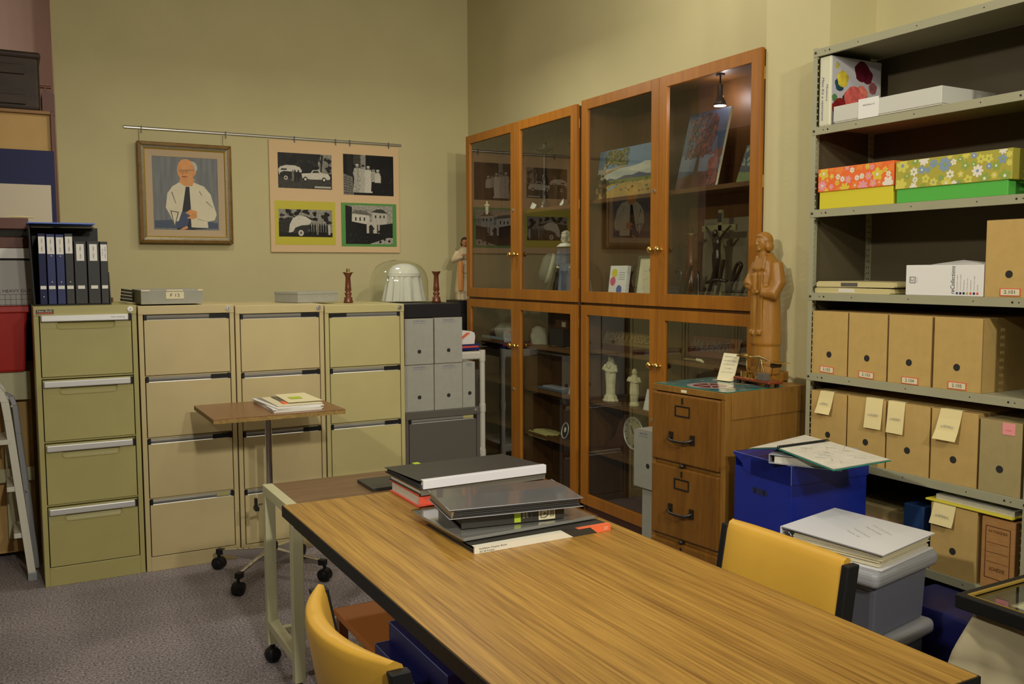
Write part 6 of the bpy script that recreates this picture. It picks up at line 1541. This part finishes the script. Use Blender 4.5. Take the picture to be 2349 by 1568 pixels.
def tub(label, z, h, loc, rz):
    t = thing('grey_storage_tub', label, 'tub', (loc[0], loc[1], z), rz, 'stacked grey tubs')
    w, l = 0.165, 0.165
    G().hexa([(-w + 0.02, -l + 0.018, 0), (w - 0.02, -l + 0.018, 0), (w - 0.02, l - 0.018, 0), (-w + 0.02, l - 0.018, 0)], [(-w + 0.012, -l + 0.012, h - 0.03), (w - 0.012, -l + 0.012, h - 0.03), (w - 0.012, l - 0.012, h - 0.03), (-w + 0.012, l - 0.012, h - 0.03)], M_tub).build('tub_body', t, 0.012)
    G().box(-w - 0.012, -l - 0.010, h - 0.048, w + 0.012, l + 0.010, h, M_lid).build('tub_lid', t, 0.018, seg=4)
    return t


tub('upper grey plastic tub with a clip lid, carrying the thick white binder', 0.4525, 0.2075, (2.172, 1.815), 10)
tub('lower grey plastic tub on the floor under the other grey tub', 0.0, 0.452, (2.165, 1.815), 10)
# white lever binder
t = thing('white_ring_binder', 'thick white ring binder lying on the upper grey tub', 'ring binder', (2.172, 1.800, 0.6605), -78)
th0 = 0.0
G().box(-0.165, -0.150, 0, 0.150, 0.165, 0.003, M_wbind).add([(-0.165, -0.150, 0.060), (0.155, -0.155, 0.048), (0.155, 0.165, 0.048), (-0.165, 0.165, 0.060)], [(0, 1, 2, 3)], M_wbind).add([(-0.165, -0.150, 0.0575), (0.155, -0.155, 0.0455), (0.155, 0.165, 0.0455), (-0.165, 0.165, 0.0575)], [(3, 2, 1, 0)], M_wbind).box(-0.1675, -0.150, 0, -0.1645, 0.165, 0.060, M_wbind).build('cover', t)
g = G()
rs = random.Random(8)
for i in range(14): g.box(-0.132 + rs.uniform(-.003, .003), -0.135 + rs.uniform(-.004, .002), 0.003 + i * 0.003, 0.140 + rs.uniform(-.006, .004), 0.155, 0.0056 + i * 0.003, M_offw if i % 3 else M_page)
g.build('pages', t)
G().tube([(-0.150 + 0.017 * math.cos(a), -0.142, 0.026 + 0.022 * math.sin(a)) for a in [i * PI / 8 for i in range(16)]], 0.0018, M_chrome, 6, closed=True).box(-0.160, -0.148, 0.003, -0.137, -0.10, 0.008, M_black).build('ring_mechanism', t)
for i, (s, w_) in enumerate((('A Selection of Material Relating to', 0.10), ('Sisters of the Institute', 0.075), ('Archives and Records', 0.08), ('Volume Two    1940', 0.06))):
    text('cover_lettering', s, M_inkg, t, (0.045 - i * 0.012, 0.06 - 0.028 * i - (0.02 if i > 1 else 0), 0.0540 + 0.0005 * i), w_, 0.0055, (0, 2.2, -90 + 60))
# open spiral notebook over another binder
t = thing('grey_ring_binder', 'pale grey ring binder under the open spiral notebook on the blue box', 'ring binder', (2.330, 2.120, 0.8512), -62)
G().box(-0.11, -0.13, 0, 0.12, 0.13, 0.003, M_lid).box(-0.11, -0.13, 0.028, 0.12, 0.13, 0.031, M_lid).box(-0.112, -0.13, 0, -0.109, 0.13, 0.031, M_lid).build('cover', t, 0.001)
G().box(-0.095, -0.122, 0.003, 0.11, 0.12, 0.026, M_page).build('pages', t)
t = thing('spiral_notebook', 'open spiral notebook with teal covers and a map page, lying on the blue box', 'notebook', (2.275, 2.085, 0.886), 0)
mp = mat('map_page', (0.66, 0.64, 0.56, 1), 0.6, var=0.10, vs=22)
spA, spB = Vector((-0.080, 0.060, 0.014)), Vector((0.150, 0.060, 0.014))


def sheet(g, a, b, c, d, m, dz=0.0):
    g.add([tuple(Vector(p) + Vector((0, 0, dz))) for p in (a, b, c, d)], [(0, 1, 2, 3)], m)


Lf = [(-0.080, 0.068, 0.014), (0.150, 0.068, 0.014), (0.18, 0.19, 0.012), (-0.12, 0.155, 0.0)]
Rf = [(-0.085, 0.052, 0.014), (0.150, 0.052, 0.014), (0.095, -0.235, 0.010), (-0.145, -0.225, 0.004)]
g = G()
for q in (Lf, Rf):
    sheet(g, *q, mp, 0.0025); sheet(g, *q[::-1], mp, 0.0005)
g.build('pages', t)
g = G()
for q in (Lf, Rf):
    c = sum((Vector(p) for p in q), Vector()) / 4
    q2 = [tuple(c + (Vector(p) - c) * 1.03) for p in q]
    sheet(g, *q2, M_teal, -0.001); sheet(g, *q2[::-1], M_teal, -0.0025)
g.build('teal_cover', t)
g = G()
for i in range(26):
    c = Vector((-0.078 + i * 0.0090, 0.060, 0.014))
    g.tube([(c.x, c.y + 0.009 * math.cos(a), c.z + 0.002 + 0.006 * math.sin(a)) for a in [2 * PI * j / 10 for j in range(10)]], 0.0016, M_black, 5, closed=True)
g.build('spiral_binding', t)
rs = random.Random(4); g = G()
for i in range(22):
    p = Vector(Rf[3]).lerp(Vector(Rf[2]), rs.uniform(.1, .9)); q = Vector(Rf[0]).lerp(Vector(Rf[1]), rs.uniform(.1, .9)); u = rs.uniform(0.1, 0.8); a = p.lerp(q, u) + Vector((0, 0, 0.0036)); b = p.lerp(q, u + 0.1) + Vector((rs.uniform(-.03, .03), 0, 0.0036))
    g.tube([a, a.lerp(b, 0.5) + Vector((0.004, 0, 0)), b], 0.0005, M_inkg, 4)
g.build('map_lines', t)

# ------------------------------------------------------------------ display case on a cloth-covered table, right edge
t = thing('cloth_covered_table', 'low table draped with beige cloth at the right edge', 'table', (2.16, 0.95, 0))
G().box(-0.235, -0.60, 0.66, 0.30, 0.295, 0.700, M_desk).build('table_top', t)
for x in (-0.15, 0.22):
    for y in (-0.52, 0.20): G().box(x - 0.02, y - 0.02, 0, x + 0.02, y + 0.02, 0.66, M_desk).build('leg', t)
cl = thing('beige_tablecloth', 'beige cloth draped over the table under the black display case', 'tablecloth', (2.16, 0.95, 0))
pth = []
x0, x1, y0, y1 = -0.243, 0.306, -0.607, 0.303
NS = 320
per = [(x1, y1), (x0, y1), (x0, y0), (x1, y0)]
pts = []
for k in range(4):
    a, b = per[k], per[(k + 1) % 4]
    for i in range(NS // 4): u = i / (NS // 4); pts.append((a[0] + (b[0] - a[0]) * u, a[1] + (b[1] - a[1]) * u))
vs = []; NR = 40
cxm, cym = (x0 + x1) / 2, (y0 + y1) / 2
for j in range(NR + 1):
    v = j / NR
    for i, (x, y) in enumerate(pts):
        k = i // (NS // 4); u = (i % (NS // 4)) / (NS // 4)
        nx, ny = [(0, 1), (-1, 0), (0, -1), (1, 0)][k]
        cd = min(u, 1 - u)                       # distance from the nearer corner
        corner = max(0, 1 - cd * 5.0)
        dx, dy = (x - cxm), (y - cym); L = math.hypot(dx, dy)
        fold = 0.024 * math.sin(u * 19 + k * 2) * v ** 0.8 + 0.016 * math.sin(u * 43 + k + 2 * v) * v + 0.008 * math.sin(u * 30 + 14 * v) * v ** 0.5 + corner * 0.026 * math.cos(cd * 75) * v ** 0.6 - 0.010 * math.exp(-((v - 0.20) / 0.03) ** 2)
        out = 0.008 + 0.035 * v + fold
        fl = corner ** 1.4 * 0.21 * v
        px_ = x + nx * out + (dx / L) * fl; py_ = y + ny * out + (dy / L) * fl
        r = 0.012 * (1 - v) ** 6
        vs.append((px_ - nx * r, py_ - ny * r, 0.7035 - (0.655 * v) ** 1.0 - 0.0 * r))
fs = [(j * NS + i, j * NS + (i + 1) % NS, (j + 1) * NS + (i + 1) % NS, (j + 1) * NS + i) for j in range(NR) for i in range(NS)]
g = G().add(vs, fs, M_cloth, True); g.add(vs[:NS], [tuple(range(NS))], M_cloth)
co = g.build('draped_cloth', cl)
t = thing('display_case', 'flat black-framed glass display case with a gold line lying on the beige cloth', 'display case', (2.16, 0.95, 0.7045))
X0, X1, Y0, Y1, Hc = -0.284, 0.30, -0.58, 0.330, 0.038
g = G()
for a, b, c, d in ((X0, Y0, X0 + 0.020, Y1), (X1 - 0.020, Y0, X1, Y1), (X0 + 0.020, Y0, X1 - 0.020, Y0 + 0.020), (X0 + 0.020, Y1 - 0.020, X1 - 0.020, Y1)): g.box(a, b, 0.004, c, d, Hc, M_black)
g.build('case_frame', t, 0.004, seg=3)
g = G()
for a, b, c, d in ((X0 + 0.018, Y0 + 0.02, X0 + 0.021, Y1 - 0.02), (X1 - 0.021, Y0 + 0.02, X1 - 0.018, Y1 - 0.02), (X0 + 0.02, Y1 - 0.026, X1 - 0.02, Y1 - 0.019), (X0 + 0.02, Y0 + 0.018, X1 - 0.02, Y0 + 0.021)): g.box(a, b, Hc - 0.004, c, d, Hc + 0.0008, M_fr3)
g.build('gold_line', t)
G().box(X0 + 0.02, Y0 + 0.02, 0.004, X1 - 0.02, Y1 - 0.02, 0.008, mat('case_velvet', (0.03, 0.028, 0.035, 1), 0.9)).build('case_floor', t)
G().box(X0 + 0.02, Y0 + 0.02, Hc - 0.009, X1 - 0.02, Y1 - 0.02, Hc - 0.006, M_glass).build('case_glass', t)
o = G().box(X0 + 0.085, Y0 + 0.12, 0.012, X1 - 0.05, Y1 - 0.085, 0.016, M_offw).box(X0 + 0.08, Y1 - 0.085, 0.010, X1 - 0.05, Y1 - 0.08, 0.020, M_alu).box(X0 + 0.08, Y0 + 0.12, 0.010, X0 + 0.085, Y1 - 0.08, 0.020, M_alu).build('mounted_sheet', t, 0)

# ------------------------------------------------------------------ left edge
t = thing('tan_cupboard', 'tall tan cupboard at the left edge under the dark chest', 'cupboard', (-0.42, 5.42, 0))
G().box(-0.62, 0.02, 0, 0.645, 0.50, 2.330, M_tan).box(0.630, -0.004, 0, 0.650, 0.50, 2.336, M_rbrown).box(-0.62, -0.004, 2.318, 0.632, 0.50, 2.336, mat('tan_rim', (0.28, 0.15, 0.05, 1), 0.6)).build('cupboard_body', t, 0.003)
t = thing('navy_display_panel', 'navy cloth display panel leaning on the tan cupboard', 'display panel', (-0.35, 5.40, 0))
G().box(-0.62, -0.012, 1.02, 0.570, 0.012, 2.125, M_navy).build('cloth_panel', t, 0.002)
o = G().box(-0.75, 5.378, 1.62, -0.35 + 0.548, 5.386, 1.945, mat('pinned_paper', (0.62, 0.55, 0.42, 1), 0.7)).build('pinned_paper'); tag(o, 'plain off-white sheet pinned to the navy display panel', 'paper')
t = thing('travel_chest', 'dark old wooden chest with raised battens on top of the tan cupboard', 'chest', (-0.30, 5.66, 2.3375))
G().box(-0.55, -0.2, 0, 0.470, 0.2, 0.300, M_trunk).build('chest_body', t, 0.02, seg=3)
for z in (0.03, 0.185): G().box(-0.56, -0.215, z, 0.40, -0.2, z + 0.05, M_trunk).build('batten', t, 0.003)
G().cyl((0.46, 0.0, 0.165), (0.53, 0.0, 0.165), 0.008, M_turned).build('side_peg', t)
G().box(-0.56, -0.21, 0.27, 0.478, 0.21, 0.305, M_trunk).build('chest_lid', t, 0.012)
o = G().prism([(0.0, 0.0), (0.06, 0.0), (0.06, 0.115), (0.028, 0.125), (0.018, 0.150), (0.0, 0.115)], 5.56, 5.74, 'y', M_rbrown, Tm((0.180, 0, 2.3375))).build('wooden_bracket'); tag(o, 'small red-brown wooden piece beside the chest on the cupboard', 'wooden piece')
t = thing('cream_steel_rack', 'cream steel rack behind the step ladder holding the red bin and boxes', 'rack', (-0.44, 5.26, 0))
for z0, z1 in ((0.84, 0.985), (0.42, 0.49)): G().box(-0.6, -0.06, z0, 0.50, -0.04, z1, M_cream).build('front_rail', t, 0.003)
for x in (-0.35, -0.1, 0.15, 0.40): G().box(x - 0.03, -0.035, 0.12, x + 0.03, -0.015, 0.98, M_cream).build('upright', t, 0.002)
G().box(-0.6, -0.04, 0.965, 0.50, 0.10, 0.985, M_cream).build('rack_shelf', t)
G().box(-0.6, 0.0, 0.04, 0.50, 0.012, 0.90, M_tan).build('rear_sheet', t)
t = thing('red_bin', 'red plastic bin at the left edge beside the olive filing cabinet', 'bin', (-0.18, 5.23, 0.986))
G().hexa([(-0.20, -0.06, 0), (0.22, -0.06, 0), (0.22, 0.12, 0), (-0.20, 0.12, 0)], [(-0.24, -0.08, 0.325), (0.240, -0.08, 0.325), (0.240, 0.13, 0.325), (-0.24, 0.13, 0.325)], M_red).build('bin_body', t, 0.012)
G().box(-0.25, -0.092, 0.300, 0.250, 0.14, 0.335, M_red).build('rim', t, 0.006)
G().sph((0.03, -0.085, 0.25), (0.035, 0.02, 0.02), M_black, 16).build('latch', t)
t = thing('printed_carton', 'grey white carton printed SIZE, HEAVY DUTY with a grid, above the red bin', 'box', (-0.17, 5.24, 1.3225))
bx = G().box(-0.30, -0.09, 0, 0.26, 0.10, 0.225, mat('white_grey_card', (0.46, 0.44, 0.42, 1), 0.6)).box(-0.31, -0.10, 0.235, 0.262, 0.105, 0.285, M_white).box(-0.30, -0.08, 0.222, 0.26, 0.095, 0.236, M_gap).build('carton_body', t, 0.002)
text('carton_lettering', 'E SIZE, HEAVY DUTY', M_ink, t, (0.158, -0.0908, 0.072), 0.215, 0.017)
g = G()
for i in range(12): g.box(0.255 - i * 0.024, -0.0906, 0.0, 0.2535 - i * 0.024, -0.09, 0.055, M_ink)
for z in (0.004, 0.03, 0.055): g.box(-0.03, -0.0906, z, 0.255, -0.09, z + 0.0015, M_ink)
g.build('printed_grid', t)
t = thing('brown_case', 'red brown flat case on top of the white printed carton', 'case', (-0.18, 5.26, 1.6085))
G().box(-0.3, -0.10, 0, 0.26, 0.08, 0.055, M_rbrown).box(-0.3, -0.09, 0.055, 0.26, 0.07, 0.095, M_gap).box(-0.3, -0.10, 0.095, 0.262, 0.08, 0.150, M_rbrown).build('case_body', t, 0.003)
o = G().tube([(0.0, 5.17, 1.765), (0.06, 5.165, 1.765), (0.11, 5.16, 1.764)], [0.004, 0.005, 0.003], M_note, 8).build('yellow_pencil'); tag(o, 'yellow pencil lying on the red brown case', 'pencil')

t = thing('step_ladder', 'folded white step ladder leaning edge-on at the far left', 'ladder', (0, 0, 0))


def rail(name, pts, w_, m, dy):
    g = G(); n = len(pts)
    for i in range(n - 1):
        (xa, ya, za), (xb, yb, zb_) = pts[i], pts[i + 1]
        g.hexa([(xa - w_, ya - dy, za), (xa + w_, ya - dy, za), (xa + w_, ya + dy, za), (xa - w_, ya + dy, za)], [(xb - w_, yb - dy, zb_), (xb + w_, yb - dy, zb_), (xb + w_, yb + dy, zb_), (xb - w_, yb + dy, zb_)], m)
    return g.build(name, t, 0.003)


A = [(0.024, 4.86, 0.04), (-0.045, 4.90, 0.78), (-0.056, 4.905, 0.87), (-0.075, 4.91, 0.925), (-0.105, 4.92, 0.955), (-0.15, 4.92, 0.96)]
B = [(0.050, 4.99, 0.02), (-0.006, 5.00, 0.70), (-0.016, 5.005, 0.84), (-0.030, 5.01, 0.885), (-0.06, 5.02, 0.905)]
rail('front_rail', A, 0.017, M_whitep, 0.012)
rail('front_rail', [(x - 0.004, y + 0.26, z) for x, y, z in A], 0.017, M_whitep, 0.012)
rail('rear_rail', B, 0.012, M_lid, 0.010)
rail('rear_rail', [(x + 0.004, y + 0.17, z * 0.96) for x, y, z in B], 0.012, M_lid, 0.010)
for x, y in ((0.026, 4.86), (0.022, 5.12)): G().box(x - 0.020, y - 0.016, 0, x + 0.020, y + 0.016, 0.042, M_lid).build('foot', t, 0.003)
for z in (0.22, 0.45, 0.68): G().box(-0.045 - z * 0.09 + 0.02, 4.88, z - 0.012, 0.005 - z * 0.09 + 0.02, 5.13, z + 0.012, M_whitep).build('step', t, 0.003)
for x, y, z in ((-0.028, 4.986, 0.84), (0.02, 4.975, 0.42)): G().cyl((x, y, z), (x, y - 0.012, z), 0.006, M_alu, n=12).build('hinge_bolt', t)
